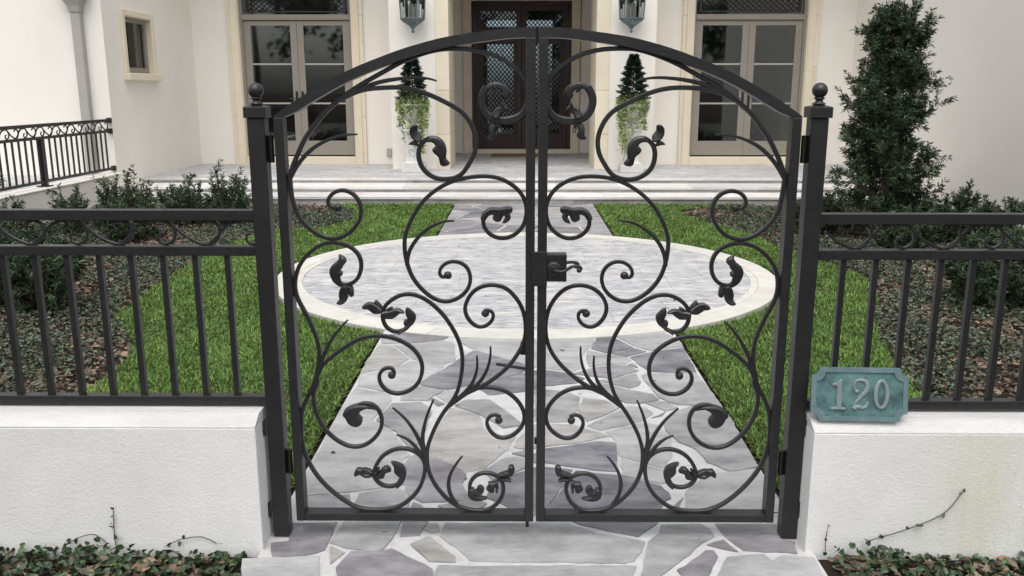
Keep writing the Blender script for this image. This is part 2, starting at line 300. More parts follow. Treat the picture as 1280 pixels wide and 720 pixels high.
# ---- measured shapes, in metres: gate ironwork (x, z) and flagstones (x, y)
SCROLLS = {
 'S1': [(0.825,1.2591),(0.8061,1.3118),(0.7935,1.3371),(0.7646,1.391),(0.737,1.4284),(0.6981,1.4762),(0.6604,1.5079),(0.6157,1.5394),(0.5677,1.5708),(0.5275,1.5917),(0.4837,1.6159),(0.4402,1.6371),(0.3754,1.6612),(0.3218,1.6749),(0.2686,1.6763),(0.212,1.6729),(0.145,1.6551),(0.0921,1.6234),(0.0568,1.5877),(0.0411,1.5476),(0.0396,1.5125),(0.0543,1.4773),(0.0761,1.4596),(0.1123,1.4507),(0.1411,1.4518),(0.1698,1.4631),(0.1881,1.4844),(0.194,1.5125),(0.1917,1.5371),(0.1752,1.5574)],
 'S2': [(0.6456,1.5167),(0.616,1.5342),(0.5724,1.5482),(0.5293,1.5534),(0.4863,1.5562),(0.4434,1.5553),(0.3973,1.5476),(0.3442,1.5283),(0.3019,1.5073),(0.2594,1.4844),(0.2313,1.4525),(0.2141,1.4134),(0.2094,1.3811),(0.2175,1.3416),(0.2383,1.309),(0.2554,1.281),(0.2795,1.2683),(0.3089,1.2632),(0.3454,1.2676),(0.3704,1.2829),(0.3898,1.3019),(0.3983,1.3417),(0.3947,1.3705),(0.3795,1.3902),(0.3593,1.3984)],
 'S3': [(0.8213,1.2756),(0.8191,1.2545),(0.8159,1.2105),(0.8083,1.1699),(0.7924,1.1328),(0.7648,1.1029),(0.7295,1.0766),(0.6893,1.0664),(0.648,1.0765),(0.6172,1.0989),(0.5952,1.1325),(0.5885,1.1696),(0.5989,1.2029),(0.6253,1.225),(0.658,1.2294),(0.6879,1.2177),(0.7034,1.192),(0.698,1.1716),(0.682,1.1623),(0.6687,1.169)],
 'S4': [(0.8286,0.3903),(0.8265,0.4234),(0.8207,0.4647),(0.8057,0.5056),(0.7762,0.5585),(0.7639,0.6029),(0.7532,0.6591),(0.7545,0.7069),(0.7684,0.7583),(0.7882,0.8055),(0.8075,0.8445),(0.8203,0.879),(0.8225,0.9137),(0.8182,0.9445),(0.8022,0.9826),(0.77,1.0205),(0.7312,1.0469),(0.6862,1.0563),(0.6421,1.0487),(0.6099,1.0241),(0.596,0.9899),(0.5985,0.9555),(0.615,0.9249),(0.6458,0.9088),(0.6719,0.9127),(0.6915,0.9308)],
 'S6': [(0.827,0.4027),(0.8277,0.3569),(0.8197,0.3108),(0.8025,0.2601),(0.7701,0.2089),(0.7294,0.1616),(0.6839,0.1226),(0.6374,0.0986),(0.582,0.091),(0.534,0.0951),(0.5019,0.1023),(0.461,0.1303),(0.428,0.1646),(0.4088,0.2031),(0.4003,0.2457),(0.4023,0.2796),(0.4229,0.3093),(0.4576,0.3262),(0.4928,0.3272),(0.5287,0.3139),(0.5573,0.2887),(0.5743,0.2591),(0.5842,0.2337),(0.5749,0.2038),(0.55,0.1845),(0.5225,0.1813),(0.4984,0.1885),(0.482,0.2034)],
 'S5': [(0.7594,0.5948),(0.7411,0.631),(0.7048,0.663),(0.661,0.6967),(0.6217,0.7204),(0.5754,0.7342),(0.5259,0.7348),(0.4845,0.724),(0.4435,0.7001),(0.414,0.6701),(0.4009,0.63),(0.4053,0.5897),(0.4218,0.5594),(0.4496,0.5371),(0.4809,0.527),(0.5155,0.5324),(0.5415,0.5537),(0.5547,0.5861),(0.5509,0.6023),(0.5308,0.6232),(0.5096,0.6263),(0.492,0.6142),(0.4994,0.5941)],
 'S7': [(0.7644,0.5949),(0.7582,0.5706),(0.7739,0.5463),(0.7809,0.5137),(0.775,0.4645),(0.7576,0.4191),(0.7289,0.3774),(0.6878,0.343),(0.6454,0.3311),(0.6019,0.3414),(0.5652,0.3726),(0.5466,0.4142),(0.5486,0.4555),(0.5716,0.4877),(0.6061,0.4935),(0.6377,0.4813),(0.6507,0.4559)],
 'S8': [(0.1605,1.1696),(0.1792,1.1547),(0.1914,1.1361),(0.1882,1.1062),(0.1621,1.0781),(0.1288,1.0686),(0.0952,1.0761),(0.0634,1.1023),(0.0482,1.1359),(0.046,1.1805),(0.064,1.2212),(0.0967,1.2506),(0.1404,1.2696),(0.1916,1.2755),(0.2502,1.2697),(0.3019,1.2526),(0.3542,1.2207),(0.396,1.1809),(0.4272,1.1327),(0.4456,1.0879),(0.4514,1.0616),(0.4499,1.0238),(0.4433,0.982),(0.4271,0.936),(0.3985,0.8975),(0.3581,0.8664),(0.317,0.8547),(0.2828,0.8624),(0.252,0.8856),(0.2344,0.9164),(0.233,0.9472),(0.2461,0.9778),(0.2719,0.9923),(0.298,0.9947),(0.3245,0.9818),(0.3395,0.955),(0.3364,0.9359),(0.3223,0.9312),(0.3115,0.9404)],
 'S10': [(0.4305,0.7929),(0.4487,0.7635),(0.472,0.7497),(0.4949,0.7478),(0.5171,0.7617),(0.5311,0.7892),(0.5293,0.8283),(0.5211,0.8435),(0.4977,0.8628),(0.4707,0.8775),(0.448,0.8813),(0.418,0.8774),(0.3846,0.8618),(0.3515,0.8353),(0.3222,0.804),(0.2967,0.7651),(0.2758,0.7215),(0.2654,0.6777),(0.2639,0.6296),(0.2687,0.5893),(0.2803,0.5447),(0.2999,0.504),(0.3282,0.463),(0.3527,0.4218),(0.3735,0.3803),(0.3866,0.3385),(0.3911,0.3217),(0.3893,0.2542),(0.3714,0.1987),(0.3448,0.16),(0.3061,0.121),(0.2668,0.0991),(0.2151,0.0902),(0.171,0.0987),(0.1387,0.1289),(0.1242,0.1676),(0.1265,0.2019),(0.1491,0.2277),(0.1885,0.2372),(0.2203,0.2279),(0.2447,0.1982),(0.2473,0.1681),(0.23,0.1422)],
 'S11': [(0.3121,0.4835),(0.2765,0.51),(0.241,0.5365),(0.206,0.5506),(0.1634,0.5525),(0.1211,0.5422),(0.0865,0.5176),(0.0597,0.4827),(0.0503,0.4456),(0.0604,0.4083),(0.0881,0.3792),(0.1235,0.3643),(0.1586,0.3753),(0.1815,0.4087),(0.183,0.4336),(0.167,0.4542),(0.1475,0.4574),(0.1341,0.445)],
 'S12': [(0.245,0.5324),(0.206,0.5506),(0.1747,0.5688),(0.1279,0.6071),(0.0928,0.6432),(0.0655,0.6852),(0.0518,0.7249),(0.0476,0.7684),(0.0511,0.8038),(0.064,0.8444),(0.09,0.8814),(0.1199,0.9046),(0.1574,0.9132),(0.1951,0.9079),(0.2294,0.8855),(0.249,0.8545),(0.2553,0.8273),(0.2355,0.7846),(0.2055,0.7648),(0.1749,0.7726),(0.1556,0.7962),(0.1533,0.8177),(0.1701,0.8306),(0.1873,0.8237)],
 'T1': [(0.3327,1.5779),(0.3638,1.5852),(0.4065,1.5876),(0.4423,1.5847),(0.4853,1.5795),(0.5284,1.5708),(0.5647,1.5586),(0.605,1.5394)],
 'T2': [(0.592,1.4088),(0.6227,1.4088),(0.6592,1.4017),(0.7035,1.3856),(0.7411,1.3623),(0.772,1.3335),(0.7957,1.3046),(0.8202,1.2646)],
 'T3': [(0.6496,0.7895),(0.6805,0.7581),(0.7093,0.7187),(0.7306,0.679),(0.7483,0.6391),(0.7608,0.5908)],
 'T4': [(0.2832,1.1295),(0.3091,1.1288),(0.3389,1.1214),(0.3766,1.099),(0.4072,1.0728),(0.4189,1.0578),(0.4347,1.0313),(0.4434,1.001),(0.445,0.9782)],
 'T5': [(0.1675,0.6994),(0.1672,0.6695),(0.1736,0.6334),(0.1857,0.6012),(0.2056,0.5689),(0.2292,0.5487),(0.2685,0.5202)],
 'T6': [(0.214,0.6664),(0.2119,0.6375),(0.2164,0.6053),(0.2287,0.569),(0.2367,0.5568),(0.2684,0.5223),(0.3,0.4978)],
 'T7': [(0.3644,0.5075),(0.3824,0.4673),(0.3975,0.4219),(0.4055,0.3804),(0.4062,0.3386),(0.3927,0.2965)],
 'T8': [(0.5081,0.478),(0.4688,0.4408),(0.4429,0.4055),(0.421,0.3638),(0.4031,0.3134),(0.3905,0.2796)],
 'T9': [(0.496,0.3789),(0.4748,0.3726),(0.4522,0.3571),(0.4327,0.3353),(0.4134,0.3072),(0.3973,0.2664)],
 'T10': [(0.2668,0.3011),(0.2944,0.2665),(0.3132,0.2283),(0.3189,0.1899),(0.3113,0.1512),(0.2903,0.1166)],
}
BALLS = {
 'S3': [(0.6656,1.1716)],
 'S5': [(0.5071,0.5941)],
 'S8': [(0.3087,0.9454)],
 'S11': [(0.1401,0.4314)],
 'S12': [(0.1844,0.8139)],
}
LEAVES = {
 'a1': [(0.1974,1.5231),(0.1965,1.5301),(0.186,1.5528),(0.1642,1.5703),(0.1392,1.5738),(0.1143,1.5633),(0.1002,1.5458),(0.0997,1.5318),(0.1095,1.5224),(0.1203,1.5203),(0.1291,1.5301),(0.1289,1.5423),(0.1395,1.5504),(0.1379,1.5406),(0.1468,1.5423),(0.1574,1.5528),(0.1737,1.5423),(0.1814,1.5161),(0.1867,1.5196)],
 'a2': [(0.1099,1.4932),(0.117,1.5002),(0.124,1.5108),(0.1314,1.4967),(0.1477,1.4914),(0.1569,1.4773),(0.1536,1.4614),(0.1392,1.4596),(0.13,1.4737),(0.11,1.4843)],
 'a3': [(0.1449,1.4418),(0.1629,1.4436),(0.1687,1.424),(0.1672,1.408),(0.1746,1.3983),(0.1675,1.3919),(0.153,1.3937),(0.1426,1.4062),(0.1489,1.4205)],
 'a4': [(0.1348,1.4418),(0.1442,1.4401),(0.1381,1.4162),(0.1283,1.4187)],
 'b1': [(0.3832,1.3884),(0.3627,1.4045),(0.3339,1.402),(0.3127,1.383),(0.3062,1.356),(0.3087,1.3326),(0.2957,1.3163),(0.3113,1.3065),(0.3275,1.312),(0.3323,1.3362),(0.3471,1.3489),(0.3525,1.3615),(0.342,1.374),(0.3543,1.3841),(0.3725,1.3841)],
 'b2': [(0.3867,1.3902),(0.3854,1.4063),(0.3983,1.4213),(0.3977,1.4377),(0.4102,1.4409),(0.4226,1.4277),(0.4223,1.4063),(0.412,1.392),(0.396,1.3848)],
 'b3': [(0.3965,1.3705),(0.4032,1.3866),(0.4157,1.3891),(0.4296,1.377),(0.4144,1.3752)],
 'c1': [(0.198,1.1361),(0.1883,1.1603),(0.1641,1.174),(0.1346,1.1725),(0.1087,1.1776),(0.0933,1.1732),(0.0935,1.1583),(0.1009,1.1539),(0.0981,1.1397),(0.1094,1.1248),(0.1272,1.1211),(0.1174,1.1398),(0.1224,1.1472),(0.1316,1.1286),(0.1464,1.126),(0.1581,1.1361),(0.156,1.1502),(0.172,1.1454),(0.1834,1.1287)],
 'd1': [(0.6686,0.9038),(0.6938,0.9231),(0.7046,0.9557),(0.6951,0.9786),(0.6795,0.99),(0.6694,1.0052),(0.6708,1.0135),(0.6519,1.0052),(0.6467,0.99),(0.6571,0.9778),(0.6634,0.9652),(0.671,0.9633),(0.6613,0.9549),(0.6639,0.9422),(0.6815,0.9419),(0.6785,0.9288),(0.6531,0.9134)],
 'd2': [(0.6439,0.9095),(0.6647,0.9077),(0.6754,0.8826),(0.6746,0.8632),(0.6844,0.8508),(0.6719,0.8446),(0.6565,0.8508),(0.6453,0.869)],
 'd3': [(0.6291,0.9057),(0.6415,0.9057),(0.641,0.8728),(0.6263,0.874)],
 'e1': [(0.4761,0.7426),(0.4449,0.7634),(0.4245,0.7811),(0.418,0.8046),(0.4276,0.8203),(0.4489,0.8367),(0.4533,0.8125),(0.4447,0.789),(0.4561,0.7674),(0.4758,0.7517)],
 'e2': [(0.4438,0.7725),(0.447,0.789),(0.4591,0.7898),(0.4607,0.7773),(0.4543,0.7666)],
 'e3': [(0.5312,0.8298),(0.5549,0.8474),(0.5772,0.8529),(0.5978,0.8405),(0.5935,0.8296),(0.5785,0.8272),(0.5602,0.8135),(0.5355,0.8162)],
 'e4': [(0.5292,0.8318),(0.5488,0.8564),(0.5592,0.8525),(0.5408,0.826)],
 'e5': [(0.5335,0.8201),(0.5068,0.8247),(0.4839,0.8309),(0.4652,0.8258),(0.4562,0.816),(0.4732,0.8141),(0.4967,0.7958),(0.5306,0.8005)],
 'e6': [(0.496,0.8309),(0.5045,0.8349),(0.5259,0.8201),(0.5148,0.8161)],
 'f1': [(0.4987,0.1812),(0.4749,0.2025),(0.4661,0.2375),(0.4757,0.263),(0.4949,0.2749),(0.5175,0.2801),(0.5081,0.261),(0.509,0.2398),(0.497,0.224),(0.4901,0.2184),(0.502,0.1971)],
 'f2': [(0.5815,0.2316),(0.6111,0.2317),(0.6221,0.2487),(0.6397,0.2497),(0.6504,0.234),(0.6472,0.2195),(0.631,0.2284),(0.6118,0.2159),(0.586,0.2201)],
 'f3': [(0.583,0.2422),(0.6179,0.2538),(0.6214,0.2466),(0.5893,0.2329)],
 'f4': [(0.5798,0.2252),(0.5594,0.2413),(0.5469,0.2556),(0.5311,0.2577),(0.5192,0.2398),(0.54,0.2335),(0.5455,0.2156),(0.5706,0.2115)],
 'f5': [(0.5578,0.2506),(0.5646,0.2557),(0.5815,0.2316),(0.5737,0.2294)],
 'g1': [(0.2293,0.1767),(0.2513,0.1682),(0.2459,0.1401),(0.2203,0.1292),(0.1815,0.1368),(0.206,0.1464),(0.2257,0.1573)],
 'g2': [(0.1927,0.1799),(0.2052,0.1903),(0.2173,0.1817),(0.2215,0.1702),(0.2353,0.1745),(0.2296,0.1586),(0.2059,0.1559),(0.1945,0.1679)],
 'g3': [(0.1472,0.2213),(0.1175,0.2211),(0.0945,0.2253),(0.0848,0.2487),(0.0925,0.2632),(0.106,0.2602),(0.1093,0.2445),(0.1392,0.231)],
 'g4': [(0.0986,0.2146),(0.1295,0.2182),(0.1296,0.2084),(0.1011,0.2053)],
 'g5': [(0.1395,0.2063),(0.1575,0.1999),(0.1781,0.1987),(0.1775,0.185),(0.1864,0.1765),(0.17,0.1601),(0.158,0.1643),(0.1558,0.1806)],
 'g6': [(0.1428,0.1977),(0.1519,0.1978),(0.1524,0.1669),(0.1437,0.1668)],
 'h1': [(0.6788,0.4597),(0.6672,0.4744),(0.6389,0.4873),(0.5984,0.4887),(0.5702,0.4705),(0.5931,0.4747),(0.6166,0.466),(0.6258,0.4519),(0.6142,0.4366),(0.6185,0.4151),(0.6392,0.4058),(0.662,0.4168),(0.6727,0.4395),(0.6805,0.4462)],
}
STONES = [
 ('m', [(-0.878,2.705),(-0.906,2.796),(-0.848,2.807),(-0.871,2.938),(-0.712,2.94),(-0.71,2.829),(-0.712,2.751),(-0.741,2.731),(-0.813,2.708)]),
 ('l', [(-0.975,2.685),(-0.724,2.701),(-0.699,2.581),(-0.695,2.487),(-0.913,2.485)]),
 ('w', [(-0.695,2.775),(-0.642,2.727),(-0.675,2.658)]),
 ('g', [(-0.67,3.175),(-0.531,3.24),(-0.463,3.141),(-0.465,3.057),(-0.478,2.942),(-0.486,2.864),(-0.509,2.763),(-0.542,2.743),(-0.634,2.767),(-0.702,2.803),(-0.696,2.862),(-0.679,2.94),(-0.667,3.069)]),
 ('m', [(-0.643,2.64),(-0.618,2.737),(-0.506,2.743),(-0.482,2.757),(-0.428,2.704),(-0.356,2.652),(-0.331,2.624),(-0.324,2.56),(-0.333,2.482),(-0.608,2.479),(-0.628,2.582),(-0.646,2.621)]),
 ('m', [(-0.445,3.11),(-0.414,3.085),(-0.398,3.049),(-0.38,2.954),(-0.4,2.859),(-0.463,2.851),(-0.464,2.944),(-0.456,3.054)]),
 ('w', [(-0.415,2.785),(-0.36,2.841),(-0.329,2.791),(-0.311,2.77),(-0.257,2.706),(-0.257,2.672),(-0.344,2.68)]),
 ('w', [(-0.377,2.898),(-0.367,2.937),(-0.337,2.937),(-0.332,2.887),(-0.353,2.876)]),
 ('g', [(-0.31,2.943),(0.135,2.945),(0.233,2.87),(0.332,2.843),(0.403,2.811),(0.377,2.748),(0.344,2.683),(0.312,2.671),(0.312,2.672),(0.02,2.679),(-0.207,2.682),(-0.214,2.711),(-0.282,2.796),(-0.318,2.849)]),
 ('g', [(-0.308,2.647),(-0.2,2.644),(0.31,2.653),(0.347,2.647),(0.329,2.59),(0.311,2.525),(-0.329,2.49),(-0.32,2.584)]),
 ('d', [(0.201,3.402),(0.285,3.375),(0.367,3.36),(0.453,3.305),(0.523,3.261),(0.549,3.196),(0.549,3.147),(0.516,3.128),(0.5,3.081),(0.49,3.021),(0.457,2.948),(0.383,2.855),(0.336,2.874),(0.179,2.948),(0.064,3.054),(0.139,3.243)]),
 ('d', [(-0.145,3.292),(-0.023,3.389),(0.037,3.439),(0.18,3.408),(0.135,3.263),(0.058,3.068),(0.007,3.008),(-0.062,3.061),(-0.114,3.113),(-0.167,3.151)]),
 ('w', [(-0.46,3.647),(-0.407,3.992),(-0.369,4.129),(-0.232,4.027),(-0.209,3.865),(-0.158,3.735),(-0.06,3.775),(-0.096,3.631),(-0.184,3.424),(-0.259,3.39),(-0.343,3.483),(-0.414,3.559)]),
 ('m', [(-0.468,3.591),(-0.411,3.529),(-0.333,3.452),(-0.259,3.37),(-0.272,3.276),(-0.246,3.172),(-0.205,3.143),(-0.339,3.114),(-0.41,3.113),(-0.446,3.148),(-0.48,3.184),(-0.503,3.289),(-0.535,3.401),(-0.518,3.52)]),
 ('g', [(-0.18,3.404),(-0.094,3.532),(-0.023,3.527),(-0.019,3.425),(-0.092,3.359),(-0.146,3.311),(-0.175,3.363)]),
 ('g', [(-0.349,3.079),(-0.243,3.122),(-0.191,3.119),(-0.165,3.094),(-0.195,3.06),(-0.301,3.045)]),
 ('m', [(-0.072,3.58),(-0.019,3.599),(-0.019,3.55)]),
 ('g', [(-0.364,4.164),(-0.31,4.25),(-0.19,4.251),(-0.094,4.062),(-0.021,3.909),(-0.115,3.877),(-0.224,4.043)]),
 ('l', [(-0.433,5.407),(-0.126,5.402),(0.115,5.387),(0.424,5.398),(0.439,5.321),(0.362,5.137),(0.333,5.021),(0.311,4.792),(0.255,4.716),(0.105,4.79),(0.095,4.79),(-0.02,4.865),(-0.243,5.063),(-0.315,5.147),(-0.407,5.292)]),
 ('d', [(0.455,5.424),(0.538,5.464),(0.659,5.211),(0.5,5.072),(0.399,5.178),(0.437,5.296)]),
 ('m', [(0.519,5.068),(0.655,5.182),(0.728,5.109),(0.601,5.016)]),
 ('l', [(0.586,5.433),(0.874,5.617),(0.968,5.351),(0.972,5.214),(0.901,5.206),(0.804,5.16),(0.758,5.128),(0.677,5.241)]),
 ('d', [(0.622,4.996),(0.8,5.136),(0.97,5.19),(0.956,4.726),(0.819,4.719),(0.7,4.728),(0.649,4.869)]),
 ('g', [(0.375,5.132),(0.477,5.051),(0.598,4.989),(0.611,4.934),(0.578,4.873),(0.466,4.867),(0.364,4.811),(0.357,4.976)]),
 ('m', [(0.26,4.68),(0.395,4.793),(0.489,4.84),(0.574,4.841),(0.632,4.74),(0.465,4.603),(0.321,4.661)]),
 ('m', [(0.588,4.847),(0.619,4.89),(0.634,4.801)]),
 ('d', [(-0.181,4.553),(-0.014,4.687),(0.049,4.728),(0.107,4.744),(0.204,4.695),(0.317,4.602),(0.275,4.529),(0.091,4.481),(-0.016,4.386),(-0.198,4.33),(-0.242,4.414)]),
 ('g', [(0.464,4.584),(0.611,4.679),(0.613,4.547),(0.599,4.491),(0.546,4.449),(0.4,4.568)]),
 ('g', [(0.397,4.53),(0.53,4.418),(0.651,4.349),(0.673,4.264),(0.575,4.217),(0.496,4.224),(0.418,4.364)]),
 ('g', [(0.042,4.432),(0.207,4.394),(0.268,4.299),(0.248,4.122),(0.188,3.962),(0.082,3.954),(0.034,3.964)]),
 ('w', [(0.294,4.286),(0.4,4.237),(0.452,4.14),(0.388,4.057),(0.285,3.966),(0.255,4.114)]),
 ('g', [(0.283,3.905),(0.398,4.043),(0.46,4.112),(0.5,4.161),(0.588,4.149),(0.616,4.071),(0.541,3.968),(0.454,3.91),(0.337,3.852)]),
 ('w', [(-0.052,3.726),(0.033,3.917),(0.204,3.919),(0.274,3.86),(0.376,3.782),(0.227,3.704),(0.069,3.659),(-0.007,3.621),(-0.059,3.645)]),
 ('d', [(-0.001,3.533),(0.068,3.627),(0.325,3.718),(0.391,3.7),(0.385,3.566),(0.362,3.398),(0.261,3.419),(0.065,3.488),(0.034,3.481)]),
 ('l', [(0.366,3.829),(0.555,3.948),(0.614,3.913),(0.649,3.771),(0.625,3.568),(0.565,3.441),(0.478,3.498),(0.403,3.556),(0.389,3.602),(0.4,3.729)]),
 ('l', [(0.402,3.528),(0.475,3.47),(0.56,3.409),(0.585,3.362),(0.561,3.298),(0.532,3.287),(0.456,3.331),(0.386,3.362),(0.395,3.404)]),
 ('g', [(0.66,3.958),(0.751,4.111),(0.818,4.158),(0.972,4.256),(0.982,4.004),(0.969,3.755),(0.963,3.447),(0.84,3.4),(0.763,3.496),(0.741,3.639),(0.681,3.714),(0.643,3.852)]),
 ('l', [(0.618,3.208),(0.738,3.376),(0.824,3.391),(0.958,3.427),(0.963,3.333),(0.876,3.016),(0.588,3.013),(0.605,3.136)]),
 ('m', [(0.544,3.08),(0.596,3.157),(0.569,3.08)]),
 ('g', [(0.601,4.221),(0.688,4.234),(0.75,4.15),(0.684,4.103)]),
 ('m', [(0.604,4.012),(0.682,4.092),(0.653,4.041)]),
 ('l', [(0.674,4.68),(0.952,4.702),(0.969,4.3),(0.971,4.204),(0.842,4.186),(0.76,4.202),(0.72,4.234),(0.684,4.298),(0.638,4.644)]),
 ('m', [(-0.923,5.443),(-0.802,5.524),(-0.499,5.42),(-0.524,5.373),(-0.695,5.295),(-0.903,5.268)]),
 ('w', [(-0.911,5.238),(-0.835,5.234),(-0.695,4.959),(-0.738,4.833),(-0.93,4.683),(-0.934,4.913)]),
 ('l', [(-0.818,5.239),(-0.683,5.26),(-0.522,5.347),(-0.509,5.324),(-0.449,5.287),(-0.416,4.922),(-0.482,4.848),(-0.583,4.877),(-0.676,4.964)]),
 ('l', [(-0.926,4.643),(-0.729,4.814),(-0.676,4.911),(-0.471,4.82),(-0.585,4.515),(-0.67,4.37),(-0.71,4.361),(-0.904,4.463)]),
 ('d', [(-0.581,4.502),(-0.479,4.737),(-0.403,4.917),(-0.321,5.118),(-0.228,5.026),(0.044,4.8),(-0.021,4.715),(-0.181,4.566),(-0.259,4.518),(-0.341,4.471),(-0.416,4.416),(-0.501,4.439)]),
 ('g', [(-0.652,4.28),(-0.593,4.471),(-0.441,4.395),(-0.487,4.316),(-0.51,4.251),(-0.642,4.25)]),
 ('l', [(-0.912,4.432),(-0.719,4.345),(-0.693,4.246),(-0.702,4.173),(-0.752,3.967),(-0.648,3.857),(-0.518,3.555),(-0.548,3.516),(-0.492,3.274),(-0.541,3.261),(-0.679,3.207),(-0.88,3.163),(-0.919,3.301),(-0.919,3.699),(-0.928,4.146)]),
 ('g', [(-0.684,4.193),(-0.539,4.218),(-0.477,4.104),(-0.481,3.905),(-0.49,3.703),(-0.514,3.595),(-0.611,3.821),(-0.724,3.967)]),
 ('g', [(-0.877,3.149),(-0.709,3.167),(-0.686,3.069),(-0.674,2.989),(-0.837,2.981)]),
 ('m', [(-0.492,4.278),(-0.421,4.196),(-0.447,4.166),(-0.494,4.245)]),
 ('l', [(-0.466,4.316),(-0.431,4.382),(-0.334,4.455),(-0.278,4.409),(-0.343,4.317),(-0.395,4.232),(-0.412,4.224)]),
 ('g', [(0.479,2.933),(0.623,2.942),(0.65,2.902),(0.654,2.851),(0.6,2.807),(0.541,2.735),(0.426,2.595),(0.394,2.563),(0.363,2.602),(0.385,2.684),(0.42,2.815),(0.46,2.867)]),
 ('m', [(0.621,2.794),(0.678,2.831),(0.708,2.753)]),
 ('m', [(0.49,2.628),(0.601,2.75),(0.632,2.75),(0.632,2.712),(0.574,2.592),(0.545,2.527),(0.482,2.526),(0.497,2.592)]),
 ('l', [(0.67,2.713),(0.797,2.732),(0.815,2.688),(0.856,2.725),(0.96,2.715),(0.953,2.596),(0.944,2.53),(0.586,2.527),(0.631,2.635)]),
 ('m', [(0.682,2.945),(0.897,2.947),(0.88,2.877),(0.888,2.836),(0.925,2.825),(0.914,2.744),(0.737,2.759),(0.698,2.858),(0.687,2.911)]),
]

# ================================================================== THE SETTING
ground = MB().add([(-400,-400,-0.03),(400,-400,-0.03),(400,400,-0.03),(-400,400,-0.03)], [(0,1,2,3)]).build('ground', M['soil'])
tag(ground, 'dark mulched soil of the garden beds', kind='structure')

# ---- flagstone path: mortar bed with every stone a piece of its own
path = MB().box(-0.932, 0.972, 1.2, 12.2, -0.12, -0.0045).build('path', M['mortar'])
tag(path, 'path of irregular grey flagstones in white mortar', kind='structure')
def rough_outline(poly, j=0.0035, step=0.035):
    out = []; n = len(poly)
    for i in range(n):
        a, b = Vector(poly[i]), Vector(poly[(i+1) % n]); k = max(1, int((b-a).length/step))
        for q in range(k):
            p = a.lerp(b, q/k)
            out.append((p.x+random.uniform(-j, j), p.y+random.uniform(-j, j)))
    return out
def flag(poly, tone, parent, grow=0.0045):
    if area(poly) < 0: poly = poly[::-1]
    c0 = Vector((sum(p[0] for p in poly)/len(poly), sum(p[1] for p in poly)/len(poly)))
    poly = [tuple(Vector(p)+(Vector(p)-c0).normalized()*grow) for p in poly]
    poly = rough_outline(poly); cx = sum(p[0] for p in poly)/len(poly); cy = sum(p[1] for p in poly)/len(poly)
    ax, ay = random.uniform(-.003,.003), random.uniform(-.003,.003); n = len(poly); h = random.uniform(-0.001, 0.003)
    top = [(x+(cx-x)*0.004, y+(cy-y)*0.004, h+(x-cx)*ax+(y-cy)*ay) for x, y in poly]
    mb = MB().add([(x, y, -0.03) for x, y in poly]+top, [tuple(range(n, 2*n))]+[(i, (i+1) % n, n+(i+1) % n, n+i) for i in range(n)])
    return mb.build('flagstone', M['flag_'+tone], parent)
for tone, poly in STONES: flag(poly, tone, path)
def voronoi(x0, x1, y0, y1, n, gap, seedpts=None):
    r = random.Random(int(n*100+y0*10)); P = []
    while len(P) < n:
        c = (r.uniform(x0, x1), r.uniform(y0, y1))
        if all((c[0]-q[0])**2+((c[1]-q[1]))**2 > 0.42*(x1-x0)*(y1-y0)/n for q in P) or r.random() < 0.004: P.append(c)
    out = []
    for i, p in enumerate(P):
        poly = [(x0,y0),(x1,y0),(x1,y1),(x0,y1)]
        for j, q in enumerate(P):
            if i == j or not poly: continue
            dx, dy = q[0]-p[0], q[1]-p[1]; L = math.hypot(dx, dy); dx /= L; dy /= L
            m = ((p[0]+q[0])/2-dx*gap/2, (p[1]+q[1])/2-dy*gap/2)
            poly = clip_poly(poly, m, (m[0]-dy, m[1]+dx))
        if len(poly) > 2 and abs(area(poly)) > 0.004: out.append(poly)
    return out
for i, poly in enumerate(voronoi(-0.93, 0.97, 9.36, 12.18, 26, 0.03)): flag(poly, 'gmgwmdgl'[i % 8], path, 0)
for i, poly in enumerate(voronoi(-0.93, 0.97, 1.25, 2.36, 13, 0.03)): flag(poly, 'lgmgdl'[i % 6], path, 0)

# ---- round paved court
CC = (0.012, 7.48); RO = 2.12
court = MB().prism_z([(CC[0]+(RO-.004)*math.cos(2*math.pi*k/96), CC[1]+(RO-.004)*math.sin(2*math.pi*k/96)) for k in range(96)], -0.12, -0.002).build('circular_court', M['mortar'])
tag(court, 'round court of pale travertine with a cream stone border', kind='structure')
def ring(r0, r1, n, name, z, gap):
    for k in range(n):
        a0 = 2*math.pi*k/n+gap/r1; a1 = 2*math.pi*(k+1)/n-gap/r1; m = 5
        P = [(CC[0]+r1*math.cos(a0+(a1-a0)*i/m), CC[1]+r1*math.sin(a0+(a1-a0)*i/m)) for i in range(m+1)]
        P += [(CC[0]+r0*math.cos(a1+(a0-a1)*i/m), CC[1]+r0*math.sin(a1+(a0-a1)*i/m)) for i in range(m+1)]
        MB().prism_z(P, -0.05, z+random.uniform(-.0006,.0006)).build(name, M['ring_stone'], court)
ring(1.955, RO, 20, 'border_stone', 0.007, 0.0014); ring(1.895, 1.952, 28, 'inner_border_stone', 0.006, 0.0012)
circ = [(CC[0]+1.892*math.cos(2*math.pi*k/72), CC[1]+1.892*math.sin(2*math.pi*k/72)) for k in range(72)]
def clip_circle(poly):
    for k in range(72):
        poly = clip_poly(poly, circ[k], circ[(k+1) % 72])
        if len(poly) < 3: return None
    return poly
y = CC[1]-1.90; row = 0; hs_ = [0.203, 0.305, 0.203, 0.152, 0.305]
while y < CC[1]+1.90:
    h = hs_[row % 5]; x = CC[0]-2.0-random.uniform(0, .4)
    while x < CC[0]+1.92:
        l = random.choice([0.305, 0.406, 0.61, 0.508]); g = 0.0013
        p = clip_circle([(x+g,y+g),(x+l-g,y+g),(x+l-g,y+h-g),(x+g,y+h-g)])
        if p and area(p) > 0.003: MB().prism_z(p, -0.04, 0.003+random.uniform(-.0012,.0012)).build('paver', M['travertine'], court)
        x += l
    y += h; row += 1

